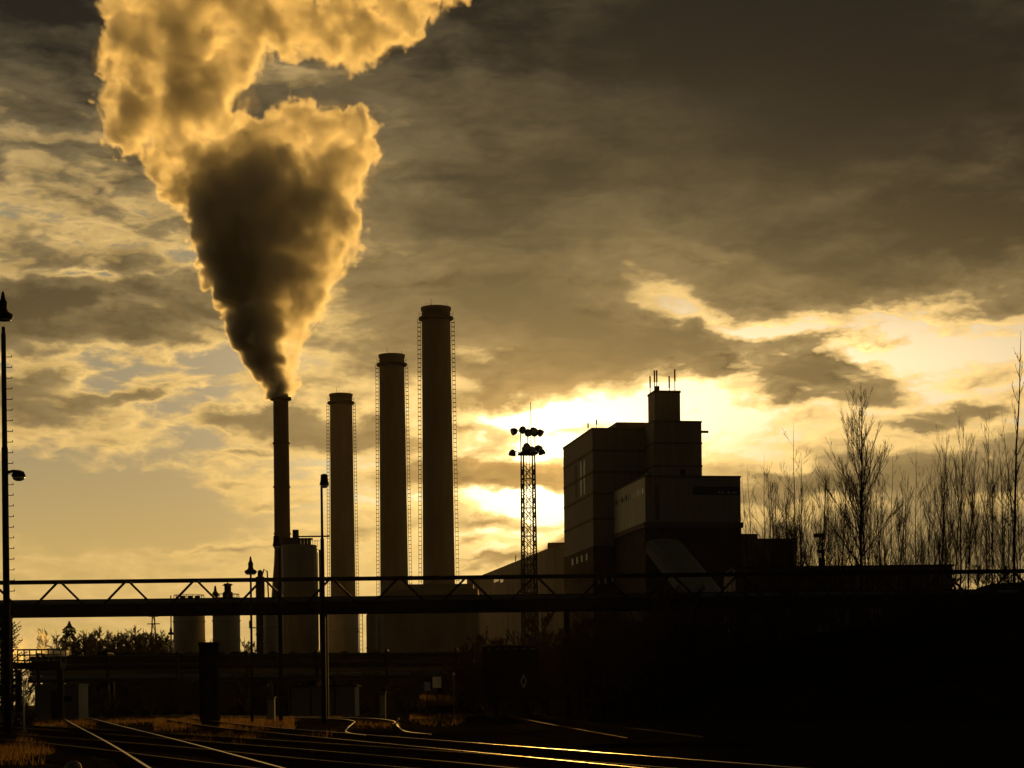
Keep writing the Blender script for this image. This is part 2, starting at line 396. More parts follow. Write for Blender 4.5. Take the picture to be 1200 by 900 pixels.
# ------------------------------------------------------------------ railway tracks
RT = 0.18
def resample(pts, step):
    pts = [Vector(p) for p in pts]; out = []
    # Catmull-Rom
    q = [pts[0] * 2 - pts[1]] + pts + [pts[-1] * 2 - pts[-2]]
    for i in range(1, len(q) - 2):
        n = max(2, int((q[i + 1] - q[i]).length / step))
        for k in range(n):
            t = k / n
            out.append(0.5 * ((2 * q[i]) + (q[i + 1] - q[i - 1]) * t + (2 * q[i - 1] - 5 * q[i] + 4 * q[i + 1] - q[i + 2]) * t * t + (3 * q[i] - q[i - 1] - 3 * q[i + 1] + q[i + 2]) * t ** 3))
    out.append(pts[-1]); return out
def sweep(mb, pts, prof, off):
    """sweep a closed section of (side, height) along a level line, shifted sideways"""
    i0 = len(mb.v); n = len(prof)
    for k, p in enumerate(pts):
        d = (pts[min(k + 1, len(pts) - 1)] - pts[max(k - 1, 0)]); d.z = 0; d.normalize(); s = Vector((d.y, -d.x, 0))
        for a, h in prof: mb.v.append(Vector((p.x, p.y, 0)) + s * (off + a) + Vector((0, 0, h)))
    for k in range(len(pts) - 1):
        for j in range(n):
            a, b = i0 + k * n + j, i0 + k * n + (j + 1) % n
            mb.f.append((a, b, b + n, a + n)); mb.sm.append(False)
    mb.f.append(tuple(i0 + j for j in range(n))); mb.f.append(tuple(i0 + (len(pts) - 1) * n + j for j in range(n))); mb.sm += [False, False]
sl_me = MB().box((0, 0, 0), (2.5, 0.25, 0.10)).build('sleeper', M_sleeper)
def track(name, pts, label, bed=0.0, shine=None, ymax=75):
    shine = shine or (M_raildull, M_raildull)
    c = resample([(x, y, 0) for x, y in pts], 0.8)
    t = thing(name, label, 'railway track', (0, 0, 0), 0, 'tracks of the railway yard')
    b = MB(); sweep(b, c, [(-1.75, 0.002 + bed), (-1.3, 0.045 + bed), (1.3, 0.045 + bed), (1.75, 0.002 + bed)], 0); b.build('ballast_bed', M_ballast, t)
    for s in (-1, 1):
        hw_ = 0.020 if shine[0] is M_rail else 0.007
        web = MB(); sweep(web, c, [(-0.06, 0.055), (-0.06, 0.075), (-0.012, 0.09), (-0.012, RT - 0.04), (-0.035, RT - 0.036), (-0.036, RT - 0.012), (-0.018, RT - 0.003), (0.018, RT - 0.003), (0.036, RT - 0.012), (0.035, RT - 0.036), (0.012, RT - 0.04), (0.012, 0.09), (0.06, 0.075), (0.06, 0.055)], s * 0.7525)
        w = web.build('rail', M_railweb, t)
        hd = MB(); sweep(hd, c, [(-hw_ - 0.001, RT - 0.006), (-hw_, RT - 0.0005), (0, RT), (hw_, RT - 0.0005), (hw_ + 0.001, RT - 0.006)], s * 0.7525)
        hd.build('rail_head', shine[(s + 1) // 2], w)
    acc = 0; made = 0
    for k in range(len(c) - 1):
        acc += (c[k + 1] - c[k]).length
        if acc >= 0.66 and c[k].y < ymax and made < 95:
            acc = 0; made += 1
            s = sl_me.copy(); COL.objects.link(s); s.parent = t
            d = (c[k + 1] - c[k]); s.location = (c[k].x, c[k].y, 0.018 + bed * 0.5 + 0.001 * (made % 3)); s.rotation_euler = (0, 0, math.atan2(d.y, d.x) - math.pi / 2)
    return t
track('railway_track', [(0.6, 6), (-3.45, 24), (-8.0, 44), (-16.8, 82), (-29, 135)], 'shiny straight track running away past the tall lamp mast towards the pale container', 0.000, (M_rail, M_rail))
track('railway_track', [(6.3, 6), (2.0, 23.5), (-4.75, 50), (-9.2, 68), (-16, 100), (-24, 140)], 'straight track passing between the snaking track and the dry grass', 0.004, (M_railworn, M_rail))
track('railway_track', [(-2.6, 47), (-3.45, 52), (-4.2, 62), (-4.85, 72), (-5.6, 82), (-7.3, 94), (-10.2, 104), (-15.5, 118), (-24, 139)], 'track with two bright rails snaking in an S bend past the freight wagon', 0.008, (M_rail, M_rail))
track('railway_track', [(2.6, 17), (-0.4, 27), (-4.9, 40), (-11.5, 58), (-19, 78)], 'dull track in the middle of the yard beside the low dry grass', 0.012)
track('railway_track', [(1.4, 15), (-3.1, 26.5), (-7.2, 37.7), (-13, 52), (-22, 72)], 'dull track crossing in front of the round stone at the lamp mast', 0.016)
# headshunt in front of the wagon
track('railway_track', [(3.0, 40), (2.0, 62), (1.1, 85), (0.5, 112)], 'dark siding track on which the freight wagon stands', 0.020)
bpy.data.objects.remove(sl_me)

# ------------------------------------------------------------------ pipe bridge across the picture
D1 = 98.0
zt, zm, zd, zb = ZAT(0, 682, D1), ZAT(0, 704, D1), ZAT(0, 709.5, D1), ZAT(0, 723, D1)
xl, xr = -34.0, 34.0
br = thing('pipe_bridge', 'long dark steel truss bridge with pipes crossing over the railway yard', 'bridge', (0, D1, 0))
W = 1.3
MB().box(((xl + xr) / 2, 0.0, (zd + zb) / 2), (xr - xl, 0.25, zd - zb)).build('girder', M_steel, br)
MB().box(((xl + xr) / 2, W, (zd + zb) / 2), (xr - xl, 0.25, zd - zb)).build('girder', M_steel, br)
MB().box(((xl + xr) / 2, W / 2, zb + 0.2), (xr - xl, W - 0.26, 0.12)).build('walkway', M_steel, br)
for yy in (0.0, W):
    MB().box(((xl + xr) / 2, yy, zt), (xr - xl, 0.12, 0.12)).build('top_chord', M_steel, br)
    MB().box(((xl + xr) / 2, yy + 0.09, zm), (xr - xl, 0.05, 0.06)).build('handrail', M_steel, br)
    for k in range(-1, 22 if yy == 0 else -1):
        pxc = 69.5 + 79.7 * k
        if pxc > 1420: break
        xc = P(pxc, 682 - pxc * 0.0113, D1).x; hb = 1.16
        for s in (-1, 1):
            MB().bar((xc + s * 0.08, yy, zt - 0.05), (xc + s * hb, yy, zd - 0.02), 0.10, 0.10).build('diagonal', M_steel, br)
MB().tube([(xl, 0.62, zd + 0.08), (xr, 0.62, zd + 0.08)], 0.16, 12).build('pipe', M_pipe, br)
MB().tube([(xl, 1.15, zd - 0.02), (xr, 1.15, zd - 0.02)], 0.12, 12).build('pipe', M_pipe, br)
for pxc in (4, 379, 665, 950):
    xc = P(pxc, 780, D1).x
    m = MB()
    for yy in (0, W): m.box((xc, yy, zb / 2), (0.24, 0.24, zb - 0.005))
    m.box((xc, W / 2, zb * 0.75), (0.12, W - 0.25, 0.12)); m.build('column', M_steel, br)

# ------------------------------------------------------------------ low pipe rack behind it
D2 = 150.0
rk = thing('pipe_rack', 'low rack carrying horizontal pipes behind the railway yard', 'pipe rack', (0, D2, 0))
a, b = P(34, 780, D2).x, P(556, 780, D2).x
for (py, dy, r, m) in ((793, 0.0, 0.26, M_pipe), (785, 0.9, 0.20, M_pipe), (779, 0.2, 0.24, M_steel), (771, 1.0, 0.28, M_steel), (768, 0.1, 0.14, M_steel)):
    z = CZ + (HY + 3 - py) / F * D2
    MB().tube([(a, dy, z), (b, dy, z)], r, 12).build('pipe', m, rk)
zlow = CZ + (HY + 3 - 797) / F * D2
zhi = CZ + (HY + 3 - 764) / F * D2
for yy in (-0.4, 1.5): MB().box(((a + b) / 2, yy, zlow + 0.12), (b - a, 0.14, 0.22)).build('beam', M_steel, rk)
for k in range(7):
    xc = a + (b - a) * (k + 0.14) / 6.4
    m = MB()
    for yy in (-0.4, 1.5): m.box((xc, yy + 0.16, zhi / 2), (0.2, 0.16, zhi))
    m.box((xc, 0.6, zhi + 0.06), (0.16, 2.3, 0.12)); m.build('support_frame', M_steel, rk)

# walkway platform with railing at the left, behind the mast
D3 = 112.0
pl = thing('platform', 'raised steel walkway with double railings beside the spruce branches', 'platform', (0, D3, 0))
a, b = P(14, 775, D3).x, P(71, 775, D3).x
ztop, zfl = ZAT(40, 761, D3), ZAT(40, 780, D3)
MB().box(((a + b) / 2, 0.6, zfl), (b - a, 1.4, 0.35)).build('deck', M_steel, pl)
for yy in (-0.05, 1.25):
    m = MB()
    for zz in (ztop, (ztop * 2 + zfl) / 3, (ztop + zfl * 2) / 3): m.bar((a, yy, zz), (b, yy, zz), 0.055)
    for k in range(5): m.bar((a + (b - a) * k / 4, yy + 0.06, zfl), (a + (b - a) * k / 4, yy + 0.06, ztop), 0.06)
    m.build('railing', M_galv, pl)
for xc in (a + 0.2, b - 0.15): MB().box((xc, 0.6, zfl / 2 - 0.1), (0.3, 0.3, zfl - 0.2)).build('leg', M_steel, pl)
pr = MB(); p = P(246, 850, 92)
pr.box((p.x, 92, ZAT(246, 757, 92) / 2), (0.78, 0.9, ZAT(246, 757, 92))).box((p.x, 92, ZAT(246, 757, 92) + 0.08), (0.84, 0.96, 0.16))
tag(pr.build('concrete_pier', M_pier), 'stout dark square concrete pier standing in the dry grass', 'pier')

# ------------------------------------------------------------------ chimneys
def chimney_mesh():
    t = thing('chimney', 'tallest concrete chimney, nearest to the lattice floodlight mast', 'chimney', (0, 0, 0), 0, 'row of three concrete chimneys')
    H = 93.0; r0, r1 = 4.0, 3.35
    m = MB(); prof = []
    for k in range(25): z = H * k / 24; prof.append((r0 + (r1 - r0) * (k / 24) ** 0.9, z))
    prof += [(r1 + 0.22, H), (r1 + 0.22, H + 0.6), (r1 - 0.5, H + 0.6), (r1 - 0.5, H - 1.5)]
    m.lathe(prof, n=64); m.build('shaft', M_conc, t)
    c = MB().lathe([(r1 + 0.05, H - 2.6), (r1 + 0.75, H - 2.3), (r1 + 0.75, H - 1.75), (r1 + 0.05, H - 1.7)], n=48); gal = c.build('gallery', M_dsteel, t)
    rl = MB()
    for zz in (0.55, 1.05):
        ring = [((r1 + 0.72) * math.cos(q * math.pi / 18), (r1 + 0.72) * math.sin(q * math.pi / 18), H - 1.75 + zz) for q in range(37)]
        rl.tube(ring, 0.035, 5, cap=False)
    rl.build('railing', M_dsteel, gal)
    for s in (-1, 1):
        l = MB()
        def off(z): return (r0 + (r1 - r0) * z / H) * s
        for d in (0.28, 0.95): l.tube([(off(4) + s * d, -0.4, 4), (off(H) + s * d, -0.4, H - 1.9)], 0.035, 4)
        for d in (0.28, 0.95): l.tube([(off(4) + s * d, 0.4, 4), (off(H) + s * d, 0.4, H - 1.9)], 0.035, 4)
        z = 5.0
        while z < H - 2.2:
            x = off(z); l.box((x + s * 0.6, 0, z), (0.7, 0.8, 0.085)); z += 1.05
        l.build('ladder', M_steel, t)
    for q in (0.7, 1.9, 4.4):
        MB().tube([(r1 * math.cos(q), r1 * math.sin(q), H), (r1 * math.cos(q), r1 * math.sin(q), H + 2.2)], 0.04, 4).build('lightning_rod', M_steel, t)
    return t
ch = chimney_mesh()
Hc = 93.6
def put_chimney(o, pxt, pyt):
    u, v = uv(pxt, pyt); D = (Hc - CZ) / v; o.location = (u * D, D, 0); return D
ch2, ch3 = copy_tree(ch), copy_tree(ch)
DC = put_chimney(ch, 510.8, 360.5)
put_chimney(ch2, 459, 416); put_chimney(ch3, 399.5, 462)
ch2['label'] = 'concrete chimney in the middle of the row of three'
ch3['label'] = 'concrete chimney beside the steel stack, lowest looking of the row of three'
DS = 560.0
top = P(329, 462, DS)
st = thing('steel_chimney', 'slim dark steel chimney with smoke pouring out of its top', 'chimney', (top.x, DS, 0))
H = top.z
rs = 2.2
m = MB(); m.lathe([(4.3, 0), (4.2, H * 0.1), (rs + 0.9, H * 0.36), (rs + 0.15, H * 0.46), (rs, H * 0.5), (rs - 0.1, H - 4), (rs - 0.15, H), (rs - 0.5, H), (rs - 0.5, H - 2)], n=40); m.build('shaft', M_dsteel, st)
MB().lathe([(rs, H - 1.8), (rs + 0.7, H - 1.6), (rs + 0.7, H - 0.9), (rs, H - 0.85)], n=40).build('collar', M_dsteel, st)
for zz in (0.55, 0.7, 0.84): MB().lathe([(rs, H * zz), (rs + 0.16, H * zz), (rs + 0.16, H * zz + 0.4), (rs, H * zz + 0.4)], n=40).build('ring_flange', M_dsteel, st)

# ------------------------------------------------------------------ silos and vessels
def silo(name, label, cat, pxl, pxr, pyt, D, m, bands=5, cone=False, dome=False, group=None, n=40):
    c = P((pxl + pxr) / 2, pyt, D); r = (pxr - pxl) / 2 / F * D
    t = thing(name, label, cat, (c.x, D, 0), 0, group); H = c.z
    b = MB()
    if dome: prof = [(r, 0)] + [(r * math.cos(q * math.pi / 16), H - r * 0.8 + r * 0.8 * math.sin(q * math.pi / 16)) for q in range(8)] + [(0.05, H)]
    elif cone: prof = [(r, 0), (r, H - r * 0.5), (r * 0.25, H), (0.05, H)]
    else: prof = [(r, 0), (r, H), (r * 0.96, H + 0.12), (0.05, H + 0.25)]
    b.lathe(prof, n=n); b.build('shell', m, t)
    for k in range(bands):
        z = H * (k + 0.6) / (bands + 0.6)
        if dome and z > H - r: continue
        MB().lathe([(r, z), (r + 0.09, z + 0.02), (r + 0.09, z + 0.2), (r, z + 0.22)], n=n).build('hoop', m, t)
    return t, r, H
def rail_ring(t, r, z, h=1.1, n=16, mat_=None):
    m = MB()
    for hh in (h, h * 0.5): m.tube([(r * math.cos(q * 2 * math.pi / n), r * math.sin(q * 2 * math.pi / n), z + hh) for q in range(n + 1)], 0.04, 4, cap=False)
    for q in range(n): m.bar((r * math.cos(q * 2 * math.pi / n), r * math.sin(q * 2 * math.pi / n), z - 0.05), (r * math.cos(q * 2 * math.pi / n), r * math.sin(q * 2 * math.pi / n), z + h), 0.06)
    return m.build('railing', mat_ or M_steel, t)
t, r, H = silo('silo', 'pale storage silo with a ladder, left of the pair under the bridge', 'silo', 203, 240, 707, 300, M_silo, 5, group='pair of storage silos')
rail_ring(t, r - 0.1, H + 0.1)
for q in (-0.35, 0.15, 0.6): MB().lathe([(0.28, 0), (0.28, 0.6), (0.4, 0.62), (0.4, 0.9), (0.1, 1.0)], (r * q, -r * 0.4, H + 0.1), 12).build('vent', M_steel, t)
l = MB()
for s in (-0.25, 0.25): l.bar((-r - 0.35, s, 0), (-r - 0.35, s, H + 1.2), 0.08)
for k in range(40): l.bar((-r - 0.35, -0.25, H * k / 40), (-r - 0.35, 0.25, H * k / 40), 0.04)
l.build('ladder', M_steel, t)
t, r, H = silo('silo', 'pale storage silo with a dark pump head on its roof, beside the tall thin vessel', 'silo', 249, 281, 706, 298, M_silo, 5, group='pair of storage silos')
rail_ring(t, r - 0.1, H + 0.1)
hx = P(267, 700, 298).x - t.location.x
MB().lathe([(0.75, 0), (0.75, 1.3), (0.5, 1.5), (0.5, 2.3), (0.62, 2.35), (0.62, 2.6), (0.1, 2.7), (0.06, 3.0)], (hx, 0, H + 0.1), 16).build('pump_head', M_steel, t)
MB().bar((hx - 0.8, 0, H + 2.45), (hx + 0.8, 0, H + 2.55), 0.09).build('crossbar', M_steel, t)
hx2 = P(252, 700, 298).x - t.location.x
MB().lathe([(0.35, 0), (0.35, 0.8), (0.55, 0.85), (0.5, 1.2), (0.22, 1.6), (0.15, 2.2), (0.05, 2.4)], (hx2, 0.3, H + 0.1), 14).build('cowl', M_steel, t)
t, r, H = silo('pressure_vessel', 'tall thin dark vessel standing right of the two pale silos', 'vessel', 299.5, 310, 677, 290, M_steel, 4)
MB().lathe([(r * 0.55, 0), (r * 0.55, 0.7), (r * 0.2, 0.9)], (0, 0, H + 0.2), 14).build('cap', M_steel, t)
l = MB(); l.tube([(r * 0.4, 0, H + 0.1), (r * 0.9, 0, H + 1.2), (r * 1.6, 0, H + 0.9), (r * 1.9, 0, H - 4)], 0.1, 8); l.build('pipe', M_steel, t)
MB().box((-r - 0.5, 0, H * 0.62), (0.9, 1.2, 0.12)).box((-r - 0.9, 0, H * 0.62 + 0.5), (0.06, 1.2, 1.0)).build('service_platform', M_steel, t)
silo('storage_tank', 'pale banded tank squeezed between the thin vessel and the big grey silo', 'tank', 308.5, 328.5, 718, 288, M_silo, 6)
t, r, H = silo('large_silo', 'large dark grey silo with filter stubs on its roof beside the steel chimney', 'silo', 330, 371.5, 640, 320, M_tank, 3)
# vertical seams, roof filters, gantry pipe
for q in (0.2, 0.45, 0.66, 0.8):
    a_ = -math.pi * q; MB().box(((r + 0.02) * math.cos(a_), (r + 0.02) * math.sin(a_), H / 2), (0.14, 0.14, H)).build('seam', M_tank, t)
for q in (351, 355, 359, 363): MB().lathe([(0.26, 0), (0.26, 1.1), (0.1, 1.25)], (P(q, 640, 320).x - t.location.x, -r * 0.2, H), 10).build('filter_stub', M_steel, t)
MB().box((P(341, 640, 320).x - t.location.x, 0.4, H + 0.65), (2.6, 2.4, 1.3)).build('roof_box', M_steel, t)
MB().box((P(347, 634, 320).x - t.location.x, -0.5, H + 1.3), (0.9, 0.9, 2.4)).build('hoist', M_steel, t)
gp = MB(); z1 = ZAT(360, 629, 320); gp.bar((P(344, 629, 320).x - t.location.x, -0.5, z1), (P(386, 629, 320).x - t.location.x, -0.5, z1), 0.22)
gp.bar((P(352, 632, 320).x - t.location.x, -0.5, z1 - 0.4), (P(367, 632, 320).x - t.location.x, -0.5, z1 - 0.4), 0.3); gp.build('gantry', M_steel, t)
rl = MB()
for k in range(8):
    xx = P(352 + k * 2.7, 640, 320).x - t.location.x; rl.bar((xx, r * 0.5, H), (xx, r * 0.5, z1 - 0.3), 0.06)
rl.bar((P(352, 640, 320).x - t.location.x, r * 0.5, H + 0.9), (P(374, 640, 320).x - t.location.x, r * 0.5, H + 0.9), 0.07); rl.build('railing', M_steel, t)
dp = MB(); xx = P(374.5, 650, 320).x - t.location.x; dp.tube([(r * 0.9, 0, H - 0.6), (xx, 0, H - 0.6), (xx, 0, 1)], 0.13, 8); dp.tube([(xx - 0.35, 0.3, H - 1.0), (xx - 0.35, 0.3, 1)], 0.07, 8); dp.build('downpipe', M_steel, t)
silo('storage_tank', 'brown banded tank at the foot of the lowest looking concrete chimney', 'tank', 382, 420, 716, 330, M_silo, 4)
t, r, H = silo('domed_vessel', 'dark round topped vessel, outer one of the pair beside the slim ladder tower', 'vessel', 429, 442, 717, 318, M_tank, 2, dome=True, group='round topped vessels')
silo('domed_vessel', 'dark round topped vessel, inner one of the pair beside the brown boiler hall', 'vessel', 436.5, 449, 717, 324, M_tank, 2, dome=True, group='round topped vessels')
lt = MB(); x0, x1 = P(421, 740, 312).x, P(425, 740, 312).x; zt_ = ZAT(423, 712, 312)
for x in (x0, x1): lt.bar((x, 312, 0), (x, 312, zt_), 0.09)
for k in range(24): lt.bar((x0, 312, zt_ * k / 24), (x1, 312, zt_ * k / 24), 0.06)
tag(lt.build('access_ladder', M_galv), 'thin free standing access ladder beside the round topped vessels', 'ladder')

# ------------------------------------------------------------------ buildings
TH = R_(9.0); E1 = Vector((math.cos(TH), math.sin(TH), 0)); E2 = Vector((-math.sin(TH), math.cos(TH), 0)); EZ = Vector((0, 0, 1))
def corner(px, py, D): u, v = uv(px, py); return Vector((u * D, D, 0))
def w_to(c, px, py): u, _ = uv(px, py); return (u * c.y - c.x) / (E1.x - u * E1.y)
def d_to(c, px, py): u, _ = uv(px, py); return (c.x - u * c.y) / (-E2.x + u * E2.y)
def obox(mb, c, a0, a1, b0, b1, z0, z1):
    """box in the building's own axes: a along the front, b into depth"""
    ctr = c + E1 * ((a0 + a1) / 2) + E2 * ((b0 + b1) / 2); ctr = Vector((ctr.x, ctr.y, (z0 + z1) / 2))
    return mb.box(ctr, (a1 - a0, b1 - b0, z1 - z0), (E1, E2, EZ))
bl = thing('power_station', 'huge blocky power station building with stepped roofs and a square tower', 'building')
def part(nm, m, c, *rng, parent=bl): return obox(MB(), c, *rng).build(nm, m, parent)
# left block
cA = corner(694, 504, 420.0); zA = ZAT(694, 504, 420); zA1 = ZAT(694, 553, 420); zA2 = ZAT(694, 640, 420); wA_ = w_to(cA, 775, 504); dA = d_to(cA, 660, 526)
part('boiler_house', M_clad, cA, 0, wA_, 0, dA, zA2 + 0.003, zA)
part('brick_base', M_brick, cA, -0.12, wA_, -0.12, dA + 0.1, 0, zA2)
for z in (ZAT(694, 528, 420), ZAT(694, 553, 420), ZAT(694, 578, 420), ZAT(694, 608, 420)): part('band', M_clad2, cA, -0.14, wA_ - 0.5, -0.14, dA - 0.5, z - 0.25, z + 0.25)
part('parapet', M_clad2, cA, -0.1, wA_, -0.1, dA + 0.1, zA + 0.003, zA + 0.5)
part('penthouse', M_clad2, cA, w_to(cA, 726, 500), wA_ - 0.1, 3, 14, zA + 0.51, zA + 2.1)
zs = [(ZAT(694, 535, 420), ZAT(694, 552.2, 420)), (ZAT(694, 554.5, 420), ZAT(694, 572, 420))]
for z0, z1 in zs:
    for f0, f1 in ((0.50, 0.56), (0.64, 0.70), (0.28, 0.34)):
        fr = part('window', M_glass if f0 > 0.4 else M_clad2, cA, -0.06, 0.0 - 0.003, dA * (1 - f1) * 0.8, dA * (1 - f0) * 0.8, z0 + 0.3, z1 - 0.4)
for k in range(4): part('window', M_glass, cA, -0.17, -0.123, dA * (0.18 + 0.16 * k), dA * (0.23 + 0.16 * k), ZAT(694, 654, 420), ZAT(694, 646, 420))
for k in range(3):
    ax_ = w_to(cA, 697 + k * 8 + 3, 680); part('window', M_glass, cA, ax_, ax_ + 0.5, -0.17, -0.123, ZAT(694, 684, 420), ZAT(694, 677, 420))
# upper centre block and tower
cB = corner(766, 495, 414.0); zB = ZAT(766, 495, 414); wB = w_to(cB, 822, 495)
part('upper_block', M_clad, cB, 0, wB, 0, 24, zA1 - 6, zB)
for z in (ZAT(766, 519, 414), ZAT(766, 546, 414)): part('band', M_clad2, cB, -0.1, wB + 0.1, -0.1, 20, z - 0.2, z + 0.2)
part('parapet', M_clad2, cB, -0.08, wB + 0.08, -0.08, 24.1, zB + 0.003, zB + 0.4)
ax_ = w_to(cB, 797.5, 550); part('window', M_darkglass, cB, ax_, ax_ + 1.0, -0.06, -0.003, ZAT(797, 556, 414), ZAT(797, 549, 414))
cT = corner(767, 460, 415.5); zT = ZAT(767, 460, 415.5); wT_ = w_to(cT, 797, 460); dT = d_to(cT, 761, 463)
tw = part('tower', M_clad, cT, 0, wT_, 0, max(6, dT), zB + 0.41, zT)
part('tower_cap', M_clad2, cT, -0.12, wT_ + 0.12, -0.12, max(6, dT) + 0.12, zT + 0.003, zT + 0.45)
part('hood', M_steel, cB, wB + 0.05, wB + 1.6, 0.5, 1.2, ZAT(822, 505.5, 414), ZAT(822, 503, 414))
# aerials on the tower
for (px_, py_, bdep) in ((763, 441, 5.0), (769, 434, 1.5), (775, 434, 4.0), (787, 441, 2.0), (795, 433, 3.0)):
    c0 = cT + E1 * min(wT_ - 0.3, max(0.25, w_to(cT, px_, 460))) + E2 * bdep
    z1 = ZAT(px_, py_, c0.y)
    MB().tube([(c0.x, c0.y, zT + 0.45), (c0.x, c0.y, z1)], 0.09, 6).box((c0.x, c0.y - 0.15, z1 - 1.2), (0.3, 0.22, 2.4)).build('antenna', M_steel, bl)
c0 = cT + E1 * w_to(cT, 771, 460) + E2 * 0.6
MB().box((c0.x, c0.y, zT + 0.95), (0.9, 0.5, 0.9)).build('dish', M_steel, bl)
for px_ in (690, 700):
    c0 = cA + E1 * 0.6 + E2 * (6 if px_ == 690 else 1.0); c0 = P(px_, 500, c0.y + 0); z0 = zA + 0.45
    MB().tube([(c0.x, c0.y + 4, z0), (c0.x, c0.y + 4, z0 + 2.2)], 0.05, 5).box((c0.x, c0.y + 3.9, z0 + 1.8), (0.3, 0.2, 1.0)).build('antenna', M_steel, bl)
# front block
cD = corner(756, 559, 392.0); zD = ZAT(756, 559, 392); zD1 = ZAT(756, 612, 392); wD = w_to(cD, 868, 558); dD = d_to(cD, 715, 574)
part('front_block', M_clad, cD, 0, wD, 0.25, dD + 4, zD1, zD)
part('lit_end_wall', M_litpanel, cD, -0.06, -0.003, 0.0, dD, zD1, zD)  # lighter panel colour carries the sky light falling on this end
part('parapet', M_clad2, cD, -0.1, wD + 0.1, 0.1, dD + 4, zD + 0.003, zD + 0.35)
part('ledge', M_clad2, cD, -0.35, wD + 0.35, -0.35, dD, zD1 - 1.0, zD1 - 0.003)
part('brick_base', M_brick, cD, -0.05, wD + 0.05, 0.2, dD, 0, zD1 - 1.003)
wz0, wz1 = ZAT(756, 577, 392), ZAT(756, 571, 392)
random.seed(3)
for k in range(16):
    f = (k + 0.5) / 16; lit = k in (0, 2, 5, 6, 7, 9, 11, 12, 14)
    part('window', M_glass if lit else M_darkglass, cD, -0.11, -0.063, dD * (0.03 + f * 0.9) - 0.5, dD * (0.03 + f * 0.9) + 0.45, wz0 + random.uniform(-0.1, 0.1), wz1 + random.uniform(-0.1, 0.2))
ax0 = w_to(cD, 812, 573); part('recess_shade', M_darkglass, cD, ax0, wD - 0.2, 0.19, 0.247, ZAT(812, 579, 392), ZAT(812, 569, 392))  # flat dark strip paints in the shade of the wall recess
for px_ in (842, 846, 853, 858, 861):
    a0 = w_to(cD, px_, 574); part('pane', M_glass, cD, a0, a0 + 0.35, 0.13, 0.187, ZAT(px_, 576.5, 392), ZAT(px_, 574.5, 392))
a0 = w_to(cD, 768, 590); part('drain_channel', M_clad2, cD, a0, a0 + 0.8, 0.12, 0.247, zD1 + 0.5, ZAT(768, 568, 392))
part('roof_vent', M_galv, cD, 0.6, 1.8, 1.5, 2.6, zD + 0.36, ZAT(760, 553, 392))
# inclined conveyor gallery
cv = MB(); n1, n2 = P(778, 637, 384), P(833, 705, 352)
dd = (n2 - n1); dd.normalize(); sx = dd.cross(EZ).normalized(); up = sx.cross(dd).normalized()
poly = [(-3.4, -1.6), (-3.4, 0.2), (-2.4, 0.75), (0, 1.0), (2.4, 0.75), (3.4, 0.2), (3.4, -1.6)]
cv.prism(poly, lambda a, b: n1 + sx * a + up * b, lambda a, b: n2 + sx * a + up * b)
tag(cv.build('conveyor_gallery', M_duct), 'grey covered conveyor sloping down from the power station front', 'conveyor')
# side annex, right
cF = corner(868.5, 626, 396); part('annex', M_clad2, cF, 0, w_to(cF, 888, 626), 0, 14, 0, ZAT(872, 625.5, 396), parent=bl)
part('annex', M_clad2, corner(888.2, 631, 397), 0.003, w_to(corner(888.2, 631, 397), 931, 631), 0, 14, 0, ZAT(890, 631, 397), parent=bl)
# turbine hall to the left of the station: its long wall runs away from us
th = thing('turbine_hall', 'long low brown hall with a receding roofline beside the power station', 'building')
q1, q2 = P(662, 641, 470), P(640, 643.5, 484); q3 = P(562, 673, 586); q4 = P(547, 674.5, 590)
base_pts = [(q1.x, q1.y), (q2.x, q2.y), (q3.x, q3.y), (q4.x, q4.y), (q4.x + 10, 640), (q1.x + 25, 560)]
zh = q2.z
MB().prism(base_pts, lambda a, b: (a, b, 0), lambda a, b: (a, b, zh)).build('wall', M_conc, th)
p0 = P(648, 633, 492); MB().box((p0.x + 2, 494, zh + 1.0), (6.5, 8, 2.0)).build('roof_house', M_clad2, th)
for (pa, pb) in ((579, 585), (586.5, 590)):
    k = 545; pa_, pb_ = P(pa, 680, k), P(pb, 680, k)
    # panes on the receding wall
    def onwall(px):
        u, _ = uv(px, 680); dx, dy = q3.x - q2.x, q3.y - q2.y
        s = (u * q2.y - q2.x) / (dx - u * dy); return Vector((q2.x + dx * s, q2.y + dy * s, 0))
    A1, A2 = onwall(pa), onwall(pb); nrm = Vector((-(A2 - A1).y, (A2 - A1).x, 0)).normalized(); nrm = nrm if nrm.y < 0 else -nrm
    z0, z1 = ZAT(pa, 683, A1.y), ZAT(pa, 677, A1.y); c_ = (A1 + A2) / 2 + nrm * 0.03
    d_ = (A2 - A1).normalized()
    MB().box((c_.x, c_.y, (z0 + z1) / 2), ((A2 - A1).length, 0.06, z1 - z0), (d_, nrm, EZ)).build('window', M_glass, th)
MB().tube([(P(604.5, 660, 530).x, 540, zh), (P(604.5, 660, 530).x, 540, zh + 2.6)], 0.12, 6).build('roof_pipe', M_steel, th)
bh = MB(); a, b = P(449, 700, 420), P(560, 700, 420)
bh.box(((a.x + b.x) / 2, 428, ZAT(500, 690, 420) / 2), (b.x - a.x, 14, ZAT(500, 690, 420))).box(((a.x + b.x) / 2 + 2, 428, ZAT(500, 687.5, 420)), (b.x - a.x - 6, 10, 1.4))
tag(bh.build('boiler_hall', M_conc), 'low flat brown hall at the feet of the two taller concrete chimneys', 'building')
